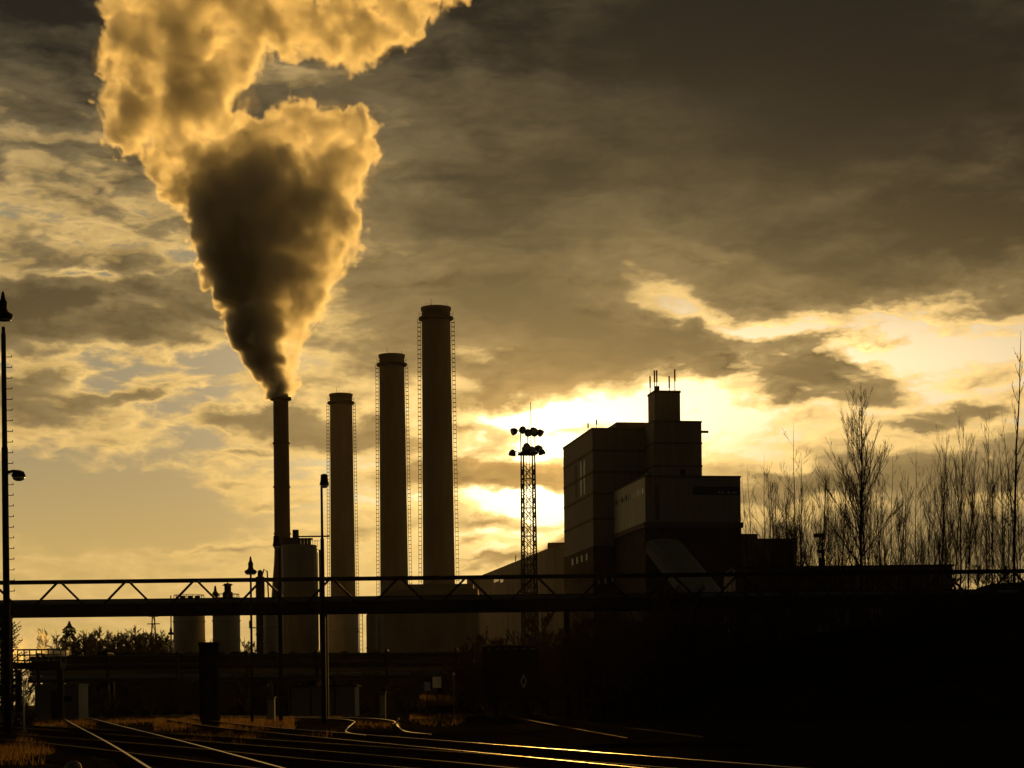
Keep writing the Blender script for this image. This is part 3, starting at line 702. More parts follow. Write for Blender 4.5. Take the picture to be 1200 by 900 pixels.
# long low warehouse on the right
wh = thing('warehouse', 'long low dark warehouse behind the bare birches', 'building')
a, b = P(862, 700, 300), P(1116.5, 700, 300); zW = ZAT(1000, 665, 300)
MB().box(((a.x + b.x) / 2, 308, zW / 2), (b.x - a.x, 16, zW)).build('wall', M_clad2, wh)
MB().box(((a.x + b.x) / 2, 308, zW + 0.15), (b.x - a.x + 0.5, 16.5, 0.3)).build('roof', M_steel, wh)
fm = thing('floodlight_pole', 'dark floodlight on a stubby pole above the warehouse roof', 'floodlight', (P(962, 664, 310).x, 310, zW + 0.3))
zz = ZAT(962, 629, 310) - zW - 0.3
MB().tube([(0.3, 0, 0), (0.3, 0, zz)], [0.14, 0.1], 8).build('pole', M_steel, fm)
MB().box((0, 0, zz - 2.2), (1.1, 0.6, 0.5)).box((0.15, 0, 0.9), (0.9, 0.8, 1.8)).build('cabinet', M_steel, fm)
MB().box((-0.2, 0, zz + 0.2), (1.7, 0.7, 0.55)).build('lamp_head', M_steel, fm)

# ------------------------------------------------------------------ lattice floodlight mast
DM = 180.0
pm = P(620.5, 700, DM); lm = thing('floodlight_mast', 'tall lattice mast crowned with two rings of floodlights', 'floodlight mast', (pm.x, DM, 0), R_(12))
zM0 = ZAT(619, 533, DM); zM1 = ZAT(619, 506, DM); wb, wtp = 0.62, 0.5
def mw(z): return wb + (wtp - wb) * z / zM0
for sxx in (-1, 1):
    for syy in (-1, 1): MB().bar((sxx * wb, syy * wb, 0), (sxx * wtp, syy * wtp, zM0), 0.12).build('leg', M_steel, lm)
bc = MB(); z = 0.3; n = 0
while z < zM0 - 1.2:
    h = 1.25; w0, w1 = mw(z), mw(z + h)
    for k in range(4):
        c4 = [(-1, -1), (1, -1), (1, 1), (-1, 1)]; p_, q_ = c4[k], c4[(k + 1) % 4]
        bc.bar((p_[0] * w0, p_[1] * w0, z), (q_[0] * w1, q_[1] * w1, z + h), 0.055); bc.bar((q_[0] * w0, q_[1] * w0, z), (p_[0] * w1, p_[1] * w1, z + h), 0.055)
        if n % 2 == 0: bc.bar((p_[0] * w0, p_[1] * w0, z), (q_[0] * w0, q_[1] * w0, z), 0.06)
    z += h; n += 1
bc.build('bracing', M_steel, lm)
ld = MB(); ld.bar((-0.15, 0, 0), (-0.15, 0, zM0), 0.05).bar((0.15, 0, 0), (0.15, 0, zM0), 0.05)
for k in range(int(zM0 / 0.6)): ld.bar((-0.15, 0, 0.6 * k), (0.15, 0, 0.6 * k), 0.04)
ld.build('ladder', M_steel, lm)
MB().box((0, 0, zM0 + 0.1), (1.5, 1.5, 0.2)).box((0, 0, zM0 + 0.45), (0.9, 0.9, 0.5)).build('platform', M_steel, lm)
cg = MB()
for q in range(6):
    a_ = q * math.pi / 3 + 0.3; cg.bar((0.72 * math.cos(a_), 0.72 * math.sin(a_), zM0 + 0.2), (0.72 * math.cos(a_), 0.72 * math.sin(a_), zM1), 0.06)
cg.bar((0.3, 0, zM0), (0.3, 0, zM1 + 2.6), 0.05); cg.build('head_frame', M_steel, lm)
def flood(x, z, yaw, y=0.0, tilt=35, s=1.0):
    d = Vector((math.cos(R_(yaw)) * math.cos(R_(tilt)), math.sin(R_(yaw)) * math.cos(R_(tilt)), -math.sin(R_(tilt))))
    c = Vector((x, y, z)); f = MB().tube([c - d * 0.32 * s, c - d * 0.15 * s, c + d * 0.12 * s, c + d * 0.25 * s], [0.14 * s, 0.30 * s, 0.36 * s, 0.37 * s], 14)
    f.bar(c - d * 0.2, (x * 0.45, y * 0.45, z), 0.07)
    o = f.build('floodlight', M_steel, lm)
    MB().tube([c + d * 0.255 * s, c + d * 0.275 * s], 0.33 * s, 14).build('lens', M_lens, o)
k_ = DM / F
for (px_, py_, yaw, y, tilt) in ((602.5, 506, 190, -0.2, 20), (611.5, 504.5, 250, -0.6, 30), (617, 508, 270, -0.8, 40), (624, 505.5, 290, -0.6, 30), (628.5, 505.5, 60, 0.5, 30), (634, 506.5, 330, 0.1, 35),
                                 (600.5, 531, 180, 0, 80), (615.5, 524, 260, -0.7, 25), (622, 528, 285, -0.6, 35), (632, 525, 320, 0.1, 40), (636.5, 529, 0, 0.3, 75)):
    flood((px_ - 619) * k_, ZAT(619, py_, DM), yaw, y, tilt, 0.9)

# ------------------------------------------------------------------ lamp posts
def lantern(t, z, s=1.0, m=M_steel):
    MB().lathe([(0.06 * s, -0.25 * s), (0.32 * s, -0.2 * s), (0.40 * s, -0.1 * s), (0.40 * s, 0.0), (0.20 * s, 0.12 * s), (0.16 * s, 0.25 * s), (0.17 * s, 0.5 * s), (0.10 * s, 0.62 * s), (0.05 * s, 0.9 * s), (0.01, 0.95 * s)], (0, 0, z - 0.75 * s), 16).build('lantern', m, t)
    MB().lathe([(0.31 * s, -0.235 * s), (0.31 * s, -0.205 * s)], (0, 0, z - 0.75 * s), 16).build('lens', M_lens, t)
DL = 60.0; p = P(7.5, 700, DL); zl = ZAT(5, 347, DL)
lp = thing('lamp_mast', 'tall lamp mast with climbing rungs and a hooded side lamp', 'lamp post', (p.x, DL, 0))
MB().tube([(0, 0, 0), (0, 0, ZAT(5, 525, DL)), (0, 0, ZAT(5, 524, DL)), (0, 0, ZAT(5, 392, DL)), (0, 0, ZAT(5, 390, DL)), (0, 0, zl - 0.9)], [0.105, 0.095, 0.08, 0.07, 0.055, 0.05], 14).build('pole', M_steel, lp)
lantern(lp, zl, 0.72)
ru = MB(); z = 1.8
while z < ZAT(5, 413, DL): ru.bar((0, 0, z), (0.24, 0, z), 0.02); ru.bar((0.235, 0, z), (0.235, 0, z + 0.05), 0.02); z += 0.312
ru.build('climbing_rungs', M_steel, lp)
zs_ = ZAT(15, 552, DL); xs_ = P(21, 560, DL).x - p.x
MB().tube([(0, 0, zs_ - 0.05), (0.25, 0, zs_), (xs_ + 0.05, 0, zs_ - 0.02)], 0.045, 8).build('side_arm', M_steel, lp)
hd = MB().lathe([(0.05, 0.16), (0.16, 0.12), (0.21, 0.0), (0.20, -0.03)], (xs_ + 0.02, 0, zs_ - 0.14), 16).build('lamp_hood', M_steel, lp)
MB().lathe([(0.19, -0.035), (0.16, -0.11), (0.08, -0.15)], (xs_ + 0.02, 0, zs_ - 0.14), 16).build('lens', M_lens, hd)
def post_lamp(px, pyt, D, label, s):
    p = P(px, 760, D); z = ZAT(px, pyt, D); t = thing('yard_lamp', label, 'lamp post', (p.x, D, 0), 0, 'yard lamps with pointed hoods')
    MB().tube([(0, 0, 0), (0, 0, z - 0.8 * s)], [0.07 * s + 0.02, 0.05 * s + 0.01], 10).build('pole', M_steel, t); lantern(t, z, s); return t
post_lamp(294.8, 655.5, 96, 'slender yard lamp with a pointed hood rising just beside the thin vessel', 0.72)
post_lamp(200.5, 735, 190, 'small distant yard lamp with a pointed hood at the edge of the far trees', 0.72)
def street_lamp(px, pyt, D, label, arm, head_w):
    p = P(px, 760, D); z = ZAT(px, pyt, D); t = thing('street_lamp', label, 'street lamp', (p.x, D, 0))
    MB().tube([(0, 0, 0), (0, 0, z * 0.74), (0, 0, z * 0.745), (0, 0, z - 0.35), (arm * 0.3, 0, z - 0.1), (arm, 0, z - 0.08)], [0.1, 0.085, 0.06, 0.05, 0.05, 0.045], 12).build('pole', M_steel, t)
    h = MB().lathe([(0.03, 0.18), (head_w * 0.45, 0.14), (head_w * 0.5, -0.12), (head_w * 0.62, -0.3), (head_w * 0.55, -0.32)], (arm, 0, z - 0.15), 14).build('lamp_head', M_steel, t)
    MB().lathe([(head_w * 0.55, -0.325), (head_w * 0.4, -0.42), (0.05, -0.45)], (arm, 0, z - 0.15), 14).build('lens', M_lens, h)
street_lamp(379, 556, 90, 'tall dark street lamp in front of the big grey silo', 0.12, 0.34)
street_lamp(328.5, 628, 94, 'shorter street lamp with a pale lens in front of the steel chimney', -0.12, 0.3)

# ------------------------------------------------------------------ yard things
# freight wagon, end on
DW = 104.0; p = P(599.5, 841, DW)
wg = thing('freight_wagon', 'dark boxy freight wagon seen end on, with a pale diamond outline on its end', 'wagon', (p.x, DW, 0), R_(0.5))
ww = 65 / F * DW; zwt = ZAT(600, 756, DW)
MB().box((0, 5.5, (1.15 + zwt - 0.15) / 2), (ww, 11, zwt - 0.15 - 1.15)).build('body', M_wagon, wg)
rf = MB().prism([(-ww / 2 - 0.05, 0), (-ww / 2 - 0.05, 0.05), (-ww / 4, 0.13), (0, 0.16), (ww / 4, 0.13), (ww / 2 + 0.05, 0.05), (ww / 2 + 0.05, 0)], lambda a, b: (a, -0.08, zwt - 0.147 + b), lambda a, b: (a, 11.08, zwt - 0.147 + b)).build('roof', M_wagon, wg)
for k in range(6):
    x = -ww / 2 + 0.3 + k * (ww - 0.6) / 5; MB().box((x, -0.05, zwt - 0.2), (0.24, 0.1, 0.06)).build('edge_highlight', M_galv, wg)  # pale dashes stand for highlights along the ribbed roof edge
MB().box((0, 5.5, 1.02), (ww - 0.3, 11.2, 0.24)).build('frame', M_steel, wg)
for s in (-1, 1):
    MB().tube([(s * 0.87, -0.1, 1.02), (s * 0.87, -0.55, 1.02), (s * 0.87, -0.56, 1.02), (s * 0.87, -0.62, 1.02)], [0.08, 0.08, 0.22, 0.22], 14).build('buffer', M_steel, wg)
    MB().box((s * (ww / 2 - 0.12), -0.03, (1.2 + zwt) / 2 - 0.1), (0.1, 0.06, zwt - 1.6)).build('corner_post', M_wagon, wg)
    for yy in (1.6, 9.4):
        w = MB().tube([(s * 0.70, yy, RT + 0.46), (s * 0.83, yy, RT + 0.46)], 0.46, 20).build('wheel', M_steel, wg)
MB().box((0, -0.16, 1.0), (0.2, 0.3, 0.2)).build('coupling', M_steel, wg)
dm = MB(); cx, cz, hw, hh = (614 - 599.5) / F * DW, ZAT(614, 798.5, DW), 0.13, 0.33
pts = [(cx, cz + hh), (cx + hw, cz), (cx, cz - hh), (cx - hw, cz)]
for k in range(4): dm.bar((pts[k][0], -0.015, pts[k][1]), (pts[(k + 1) % 4][0], -0.015, pts[(k + 1) % 4][1]), 0.035, 0.02, up=(0, 1, 0))
dm.build('diamond_mark', M_white, wg)
# pale container behind the yard at the left
DCn = 118.0; a, b = P(41, 830, DCn), P(92.5, 830, DCn); zc = ZAT(66, 803, DCn)
ct = thing('container', 'pale flat roofed container hut under the low pipe rack', 'container', ((a.x + b.x) / 2, DCn, 0))
MB().box((0, 1.3, zc / 2 + 0.05), (b.x - a.x, 2.6, zc - 0.1)).build('wall', M_tank, ct)
MB().box((0, 1.3, zc + 0.04), (b.x - a.x + 0.15, 2.8, 0.07)).build('roof', M_galv, ct)
MB().box((-0.15, -0.02, zc * 0.45), (0.35, 0.05, zc * 0.8)).build('door', M_steel, ct)
MB().box((0.6, -0.02, zc * 0.62), (0.5, 0.05, 0.3)).build('window', M_darkglass, ct)
DSh = 128.0; a, b = P(338, 830, DSh), P(416, 830, DSh); zc = ZAT(370, 805, DSh)
sh = thing('shed', 'low greenish shed with pale wall panels behind the street lamps', 'shed', ((a.x + b.x) / 2, DSh, 0))
MB().box((0, 1.8, zc / 2), (b.x - a.x, 3.6, zc - 0.05)).build('wall', M_tank, sh)
MB().box((0, 1.8, zc + 0.05), (b.x - a.x + 0.3, 4.0, 0.12)).build('roof', M_steel, sh)
for f0 in (-0.47, -0.16, 0.2): MB().box((f0 * (b.x - a.x), -0.02, zc * 0.5), (0.14, 0.05, zc * 0.92)).build('post', M_steel, sh)
def board(px0, px1, py0, py1, D, label, m=M_white):
    a, b = P(px0, py1, D), P(px1, py1, D); z0, z1 = ZAT(px0, py1, D), ZAT(px0, py0, D)
    t = thing('sign_board', label, 'sign', ((a.x + b.x) / 2, D, 0), 0, 'blank yard sign boards')
    gz = max(0.0, emb_h((a.x + b.x) / 2, D)) if X0 < (a.x + b.x) / 2 < X1 and Y0 < D < Y1 else 0
    MB().box((0, 0, (z0 + z1) / 2), (b.x - a.x, 0.04, z1 - z0)).build('panel', m, t); MB().tube([(0, 0.05, gz - 0.2), (0, 0.05, z1)], 0.035, 8).build('post', M_steel, t)
board(497.5, 504, 799, 809.5, 96, 'small pale blank board, the lower of two beside the wagon')
board(507, 517, 793, 806, 97, 'larger pale blank board, the higher of two beside the wagon')
def cabinet(px0, px1, py0, D, label):
    a, b = P(px0, 830, D), P(px1, 830, D); z1 = ZAT(px0, py0, D); t = thing('relay_cabinet', label, 'cabinet', ((a.x + b.x) / 2, D, 0))
    w = b.x - a.x
    MB().box((0, 0, z1 / 2), (w, 0.5, z1 - 0.06)).build('case', M_galv, t); MB().box((0, 0, z1), (w + 0.1, 0.6, 0.06)).build('lid', M_galv, t); MB().box((0.0, -0.262, z1 * 0.5), (w * 0.8, 0.02, z1 * 0.75)).build('door', M_silo, t)
cabinet(445, 452, 811, 110, 'small grey relay cabinet between the shed and the sign boards')
cabinet(313.5, 322, 817, 100, 'grey relay cabinet beneath the shorter street lamp')
ws = thing('hooked_post', 'short grey hooked post above the relay cabinet by the street lamp', 'post', (P(317, 830, 101).x, 101, 0))
zh_ = ZAT(317, 799, 101); MB().tube([(0.1, 0, 0), (0.1, 0, zh_ - 0.1), (0.05, 0, zh_), (-0.08, 0, zh_), (-0.12, 0, zh_ - 0.12)], 0.03, 8).build('pole', M_galv, ws)
MB().box((-0.12, 0, zh_ - 0.18), (0.12, 0.1, 0.12)).build('lamp_head', M_galv, ws)
DPm = 66.0; p = P(28.3, 850, DPm)
mp_ = thing('marker_post', 'thin pale marker post on a small footing at the left of the tracks', 'post', (p.x, DPm, 0))
MB().tube([(0, 0, 0), (0, 0, ZAT(28, 815, DPm)), (0, 0, ZAT(28, 814.8, DPm)), (0, 0, ZAT(28, 803, DPm))], [0.03, 0.03, 0.018, 0.018], 10).build('pole', M_white, mp_)
MB().lathe([(0.09, -0.02), (0.09, 0.1), (0.05, 0.14)], (0, 0, 0.02), 10).build('footing', M_stone, mp_)
sp = thing('signal_post', 'short thin post with a small white head beside the wagon', 'post', (P(532, 800, 96).x, 96, 0))
MB().tube([(0, 0, 0), (0, 0, ZAT(532, 791, 96))], 0.03, 8).build('pole', M_galv, sp); MB().lathe([(0.06, -0.08), (0.06, 0.06), (0.02, 0.08)], (0, 0, ZAT(532, 790, 96)), 10).build('head', M_white, sp)
# rounded stone in the foreground
def stone(px, py, w, h, label):
    p = G(px, py); s = MB(); n1, n2 = 9, 16
    for j in range(n1 + 1):
        for i in range(n2):
            ph = math.pi / 2 * (j / n1) * 1.0; th_ = 2 * math.pi * i / n2
            d = Vector((math.cos(th_) * math.cos(ph), math.sin(th_) * math.cos(ph), math.sin(ph))); k = 1 + 0.22 * mnoise.noise(d * 1.7 + Vector((px, py, 0)))
            s.v.append(Vector((d.x * w * k, d.y * w * 0.8 * k, d.z * h * k - 0.03)))
    for j in range(n1):
        for i in range(n2): a, b = j * n2 + i, j * n2 + (i + 1) % n2; s.f.append((a, b, b + n2, a + n2)); s.sm.append(True)
    o = s.build('stone', M_stone); o.location = p; return tag(o, label, 'stone')
stone(86, 903, 0.14, 0.17, 'rounded grey stone beside the crossing track in front')
stone(366, 866.5, 0.30, 0.09, 'flat pale stone lying between the middle tracks')
bx = thing('point_lever', 'low pale point lever box beside the bright S bend rails', 'lever', (P(463.5, 856, 69).x, 69, 0))
MB().box((0, 0, 0.1), (0.22, 0.3, 0.2)).build('case', M_galv, bx); MB().bar((0, 0, 0.2), (0.12, 0, 0.36), 0.04).build('handle', M_white, bx)
# far transmission tower
DP = 1100.0; p = P(180, 745, DP); zp = ZAT(180, 718, DP)
pt = thing('transmission_tower', 'tiny far off lattice pylon above the bare trees', 'pylon', (p.x, DP, 0))
m = MB()
for sx_ in (-1, 1):
    for sy_ in (-1, 1): m.bar((sx_ * 2.6, sy_ * 2.6, 0), (sx_ * 0.5, sy_ * 0.5, zp), 0.4)
for k in range(10):
    w0, w1 = 2.6 - 2.2 * k / 10, 2.6 - 2.2 * (k + 1) / 10; z0, z1 = zp * k / 10, zp * (k + 1) / 10
    m.bar((-w0, -w0, z0), (w1, -w1, z1), 0.25); m.bar((w0, -w0, z0), (-w1, -w1, z1), 0.25)
m.build('lattice', M_steel, pt)
for z_, w_ in ((zp - 2, 2.6), (zp - 6.0, 3.4)): MB().bar((-w_, 0, z_), (w_, 0, z_), 0.5).build('cross_arm', M_steel, pt)

# ------------------------------------------------------------------ trees
def bare_tree(seed, H, spread, levels, nb, trunk_r, up=0.6, start=0.25, twig_r=0.012, dens=1.0, wob=0.09):
    """a leafless tree: returns trunk and crown meshes as MB"""
    rnd = random.Random(seed); tr, cr = MB(), MB()
    pts = []; x = y = 0.0; n = 14; lx, ly = rnd.gauss(0, 0.03), rnd.gauss(0, 0.03)
    for k in range(n + 1):
        z = H * k / n; pts.append(Vector((x, y, z))); x += (lx + rnd.gauss(0, 0.025)) * H / n; y += (ly + rnd.gauss(0, 0.025)) * H / n
    rad = [trunk_r * (1 - k / n) ** 0.8 + twig_r * 0.8 for k in range(n + 1)]
    tr.tube(pts, rad, 6)
    def at(t):
        f = t * n; i = min(n - 1, int(f)); return pts[i].lerp(pts[i + 1], f - i), rad[i] + (rad[i + 1] - rad[i]) * (f - i)
    def grow(p, d, L, r, lev):
        k = 4 if lev < 2 else 3; q = [p]; dd = d.copy(); rr = [r]
        for s in range(k):
            dd = (dd + Vector((rnd.gauss(0, wob), rnd.gauss(0, wob), rnd.gauss(0.05 * up, wob * 0.7)))).normalized()
            q.append(q[-1] + dd * (L / k)); rr.append(max(twig_r * 0.55, r * (1 - (s + 1) / k) + twig_r * 0.45))
        cr.tube(q, rr, 4 if lev < 2 else 3, cap=False)
        if lev < levels and L > 0.05 * H * 0.4:
            m = max(1, int(rnd.uniform(0.7, 1.3) * dens * (3.0 + 3.0 * min(1.5, L / (0.12 * H)))))
            for _ in range(m):
                t = rnd.uniform(0.12, 0.9); f = t * k; i = min(k - 1, int(f)); pp = q[i].lerp(q[i + 1], f - i)
                a = Vector((rnd.gauss(0, 1), rnd.gauss(0, 1), rnd.gauss(0, 1))); a = (a - dd * a.dot(dd)).normalized()
                nd = (dd + a * rnd.uniform(0.25, 0.6) + Vector((0, 0, 0.15 * up))).normalized()
                grow(pp, nd, L * rnd.uniform(0.4, 0.7) * (1 - 0.5 * t), max(twig_r, r * 0.5), lev + 1)
    for b in range(nb):
        t = start + (0.90 - start) * ((b + rnd.random()) / nb); p, r = at(t); a_ = rnd.uniform(0, 2 * math.pi)
        out = Vector((math.cos(a_), math.sin(a_), 0)); L = spread * (1 - 0.8 * max(0, (t - start) / (1 - start)) ** 1.3) * rnd.uniform(0.55, 1.2)
        grow(p, (out + Vector((0, 0, up * rnd.uniform(0.7, 1.5)))).normalized(), L, max(twig_r * 1.3, r * 0.5), 1)
    return tr, cr
def make_tree(name, label, cat, loc, args, group=None, mt=None, mc=None):
    t = thing(name, label, cat, loc, random.uniform(0, 6.28), group); tr, cr = bare_tree(*args[0], **args[1])
    tr.build('trunk', mt or M_bark, t, fix=False); cr.build('crown', mc or M_twig, t, fix=False); return t
DT = 128.0
def gz(X, Y): return max(0.0, emb_h(X, Y)) if X0 < X < X1 and Y0 < Y < Y1 else 0.0
def plant(src, px, pyt, D, h_src, label=None, group=None, first=False):
    o = src if first else copy_tree(src)
    X = P(px, 700, D).x; z0 = gz(X, D) - 0.1; H = ZAT(px, pyt, D) - z0; s = H / h_src
    o.location = (X, D, z0); o.rotation_euler = (0, 0, random.uniform(0, 6.28)); o.scale = (s, s, s)
    if label: o['label'] = label
    if group: o['group'] = group
    return o
random.seed(11)
GB = 'bare birches beside the warehouse'
big = make_tree('birch_tree', 'tallest full crowned bare birch standing against the sky beyond the annex', 'tree', (0, 0, 0), ((5, 15.5, 4.6, 4, 50, 0.10), dict(up=1.55, start=0.25, twig_r=0.0055, dens=0.8, wob=0.035)), GB)
plant(big, 1011, 446, DT, 15.5, first=True)
big2 = make_tree('birch_tree', 'tall sparse birch with a long bare tip, farthest from the power station', 'tree', (0, 0, 0), ((9, 19, 3.4, 3, 20, 0.10), dict(up=1.9, start=0.25, twig_r=0.011, dens=0.55, wob=0.03)), GB)
plant(big2, 1189, 388, 124.0, 19, first=True)
LAB = 'thin upright birch sapling in the bare thicket behind the pipe bridge'
protos = []
for i in range(8):
    protos.append((make_tree('birch_sapling', LAB, 'tree', (0, 0, 0), ((20 + i, 12, 2.8 + 0.6 * (i % 4), 3, 15 + 3 * (i % 5), 0.036 + 0.007 * (i % 4)), dict(up=(2.0, 1.1, 1.5, 2.4)[i % 4], start=0.1, twig_r=0.0045, dens=0.85, wob=0.03)), 'birch saplings of the thicket'), [True]))
spots = [(883, 545), (893, 522), (905, 528), (912, 556), (921, 548), (933, 498), (936, 515), (947, 556), (956, 540), (966, 560), (975, 545), (985, 520), (996, 548), (1003, 520), (1020, 528), (1028, 545), (1037, 532), (1042, 515), (1052, 548), (1062, 555),
         (1074, 524), (1085, 550), (1096, 540), (1104, 503), (1112, 525), (1120, 545), (1125, 486), (1134, 520), (1143, 530), (1153, 470), (1160, 515), (1168, 530), (1176, 505), (1183, 520), (1197, 472), (1200, 510), (1210, 500), (1225, 480)]
spots += [(876 + k * 10.1 + random.uniform(-4, 4), random.uniform(540, 612)) for k in range(34)] + [(876 + k * 8.6 + random.uniform(-4, 4), random.uniform(590, 640)) for k in range(40)]
for i, (px, py) in enumerate(spots):
    pr_, fl = protos[random.randrange(8) if i > 7 else i]; o_ = plant(pr_, px + random.uniform(-3, 3), py + random.uniform(-4, 14), DT + random.uniform(-9, 10), 12, first=fl[0]); fl[0] = False
    o_.rotation_euler = (random.gauss(0, 0.03), random.gauss(0, 0.035), random.uniform(0, 6.28))
# shrubs over the embankment
sh_p = []
for i in range(3):
    sh_p.append((make_tree('bare_shrub', 'bare tangled shrub on the dark embankment below the bridge', 'shrub', (0, 0, 0), ((60 + i, 3.2, 1.9, 3, 30, 0.03), dict(up=0.9, start=0.02, twig_r=0.010, dens=1.0, wob=0.14)), 'shrubs of the embankment'), [True]))
for i in range(46):
    px = 545 + i * 14.3 + random.uniform(-6, 6); D = random.uniform(88, 122) if px > 640 else random.uniform(112, 130)
    pr_, fl = sh_p[i % 3]; X = P(px, 780, D).x; z0 = gz(X, D); top_ = random.uniform(733, 760) if px < 640 else random.uniform(714, 745)
    zt2 = max(z0 + 1.4, ZAT(px, top_, D)); o = pr_ if fl[0] else copy_tree(pr_); fl[0] = False
    s = (zt2 - z0) / 3.2; o.location = (X, D, z0 - 0.1); o.scale = (s * 1.1, s * 1.1, s); o.rotation_euler = (0, 0, random.uniform(0, 6.28))
for i in range(18):
    px = (104, 122, 160, 176, 190, 214, 226, 262, 285, 350, 398, 420, 436, 458, 476, 490, 12, 30)[i]; D = random.uniform(126, 162); X = P(px, 780, D).x
    o = copy_tree(sh_p[i % 3][0]); s = max(0.5, (ZAT(px, random.uniform(782, 806), D)) / 3.2); o.location = (X, D, -0.05); o.scale = (s * 1.3, s * 1.3, s); o.rotation_euler = (0, 0, random.uniform(0, 6.28))
    o['label'] = 'low bare shrub in the dark scrub beneath the pipe rack'; o['group'] = 'shrubs under the pipe rack'
for i in range(13):
    px = 795 + i * 27 + random.uniform(-8, 8); D = random.uniform(88, 95); X = P(px, 780, D).x; z0 = gz(X, D)
    o = copy_tree(sh_p[i % 3][0]); s = max(0.5, (ZAT(px, random.uniform(668, 700), D) - z0) / 3.2); o.location = (X, D, z0 - 0.1); o.scale = (s * 0.9, s * 0.9, s); o.rotation_euler = (0, 0, random.uniform(0, 6.28))
    o['label'] = 'tall dark brush growing up across the end of the pipe bridge'; o['group'] = 'brush before the bridge end'
# far tree line at the left
DF = 420.0
fp = []
for i in range(3):
    fp.append((make_tree('bare_tree', 'bare round crowned tree in the far tree line under the bridge', 'tree', (0, 0, 0), ((80 + i, 14, 4.6, 3, 40, 0.16), dict(up=0.9, start=0.12, twig_r=0.03, dens=1.25, wob=0.12)), 'far trees under the bridge'), [True]))
for i, (px, py) in enumerate([(92, 748), (99, 737), (106, 742), (112, 736), (120, 733), (127, 741), (133, 743), (141, 739), (149, 738), (156, 731), (163, 741), (169, 735), (176, 737), (184, 742), (191, 739), (198, 744), (244, 749), (288, 746), (296, 750), (54, 735), (66, 738)] + [(90 + 4.6 * k, (741, 747, 737, 744, 750)[k % 5]) for k in range(24)]):
    pr_, fl = fp[i % 3]; plant(pr_, px, py, DF + random.uniform(-20, 20), 14, first=fl[0]); fl[0] = False
def conifer(name, label, px, pyt, D, w, seed, n=900):
    rnd = random.Random(seed); H = ZAT(px, pyt, D); t = thing(name, label, 'tree', (P(px, 760, D).x, D, 0))
    MB().tube([(0, 0, 0), (0, 0, H * 0.97)], [0.035 * H * 0.5, 0.02], 8).build('trunk', M_bark, t)
    c = MB()
    for k in range(n):
        f = rnd.random() ** 0.8; z = H * (0.08 + 0.915 * f); rr = w * (1 - f) ** 0.75 * rnd.uniform(0.35, 1.12) * (0.8 + 0.3 * math.sin(z * 3.1)) ; a = rnd.uniform(0, 6.283)
        d = Vector((math.cos(a), math.sin(a), 0)); s = 0.022 * H * rnd.uniform(0.6, 1.4) * (0.3 + 0.7 * (1 - f)); p = d * rr + Vector((0, 0, z - rr * 0.12)); side = Vector((-d.y, d.x, 0))
        i = len(c.v); c.v += [p - d * s * 1.6 + Vector((0, 0, s * 0.6)), p + side * s * 0.55, p + d * s * 1.5 - Vector((0, 0, s * 0.25)), p - side * s * 0.55, p + Vector((0, 0, s * 0.8))]
        c.f += [(i, i + 1, i + 4), (i + 1, i + 2, i + 4), (i + 2, i + 3, i + 4), (i + 3, i, i + 4)]; c.sm += [False] * 4
    c.build('crown', M_needle, t, fix=False); return t
conifer('spruce_tree', 'dense dark spruce, tallest tree of the far tree line', 81.5, 728, 374, 6.0, 1, 4200)
conifer('spruce_tree', 'small dark spruce at the edge of the mist', 74, 752, 400, 2.0, 2, 600)
conifer('spruce_bush', 'low dense dark spruce bush crowding the foot of the lamp mast', 3, 768, 74, 1.15, 6, 1500)
# young larch whose upswept branches show behind the mast
D_ = 68.0; t = thing('larch_tree', 'dark larch with upswept budded branches behind the lamp mast', 'tree', (P(-6, 800, D_).x, D_, 0))
rnd = random.Random(4); tr, cr = MB(), MB(); Hs = ZAT(0, 722, D_)
tr.tube([(0, 0, 0), (0.02, 0, Hs * 0.5), (0, 0, Hs)], [0.12, 0.08, 0.02], 8)
for k in range(85):
    z = Hs * (0.25 + 0.7 * rnd.random()); a = rnd.uniform(0, 6.283) if k % 2 else rnd.uniform(-0.6, 0.6); L = (1.55 - 0.9 * (z / Hs)) * rnd.uniform(0.6, 1.15)
    d = Vector((math.cos(a), math.sin(a), 0)); q = [Vector((0, 0, z)), Vector((0, 0, z)) + d * L * 0.5 + Vector((0, 0, 0.02)), Vector((0, 0, z)) + d * L + Vector((0, 0, 0.42 * L))]
    cr.tube(q, [0.022, 0.015, 0.008], 4)
    for j in range(22):
        f = rnd.uniform(0.15, 1); pp = q[0].lerp(q[1], f * 2) if f < 0.5 else q[1].lerp(q[2], f * 2 - 1)
        s_ = Vector((rnd.gauss(0, 1), rnd.gauss(0, 1), abs(rnd.gauss(0.4, 0.6)))).normalized(); cr.tube([pp, pp + (s_ + d * 0.6).normalized() * rnd.uniform(0.05, 0.16)], [0.012, 0.008], 3)
tr.build('trunk', M_bark, t); cr.build('crown', M_needle, t, fix=False)

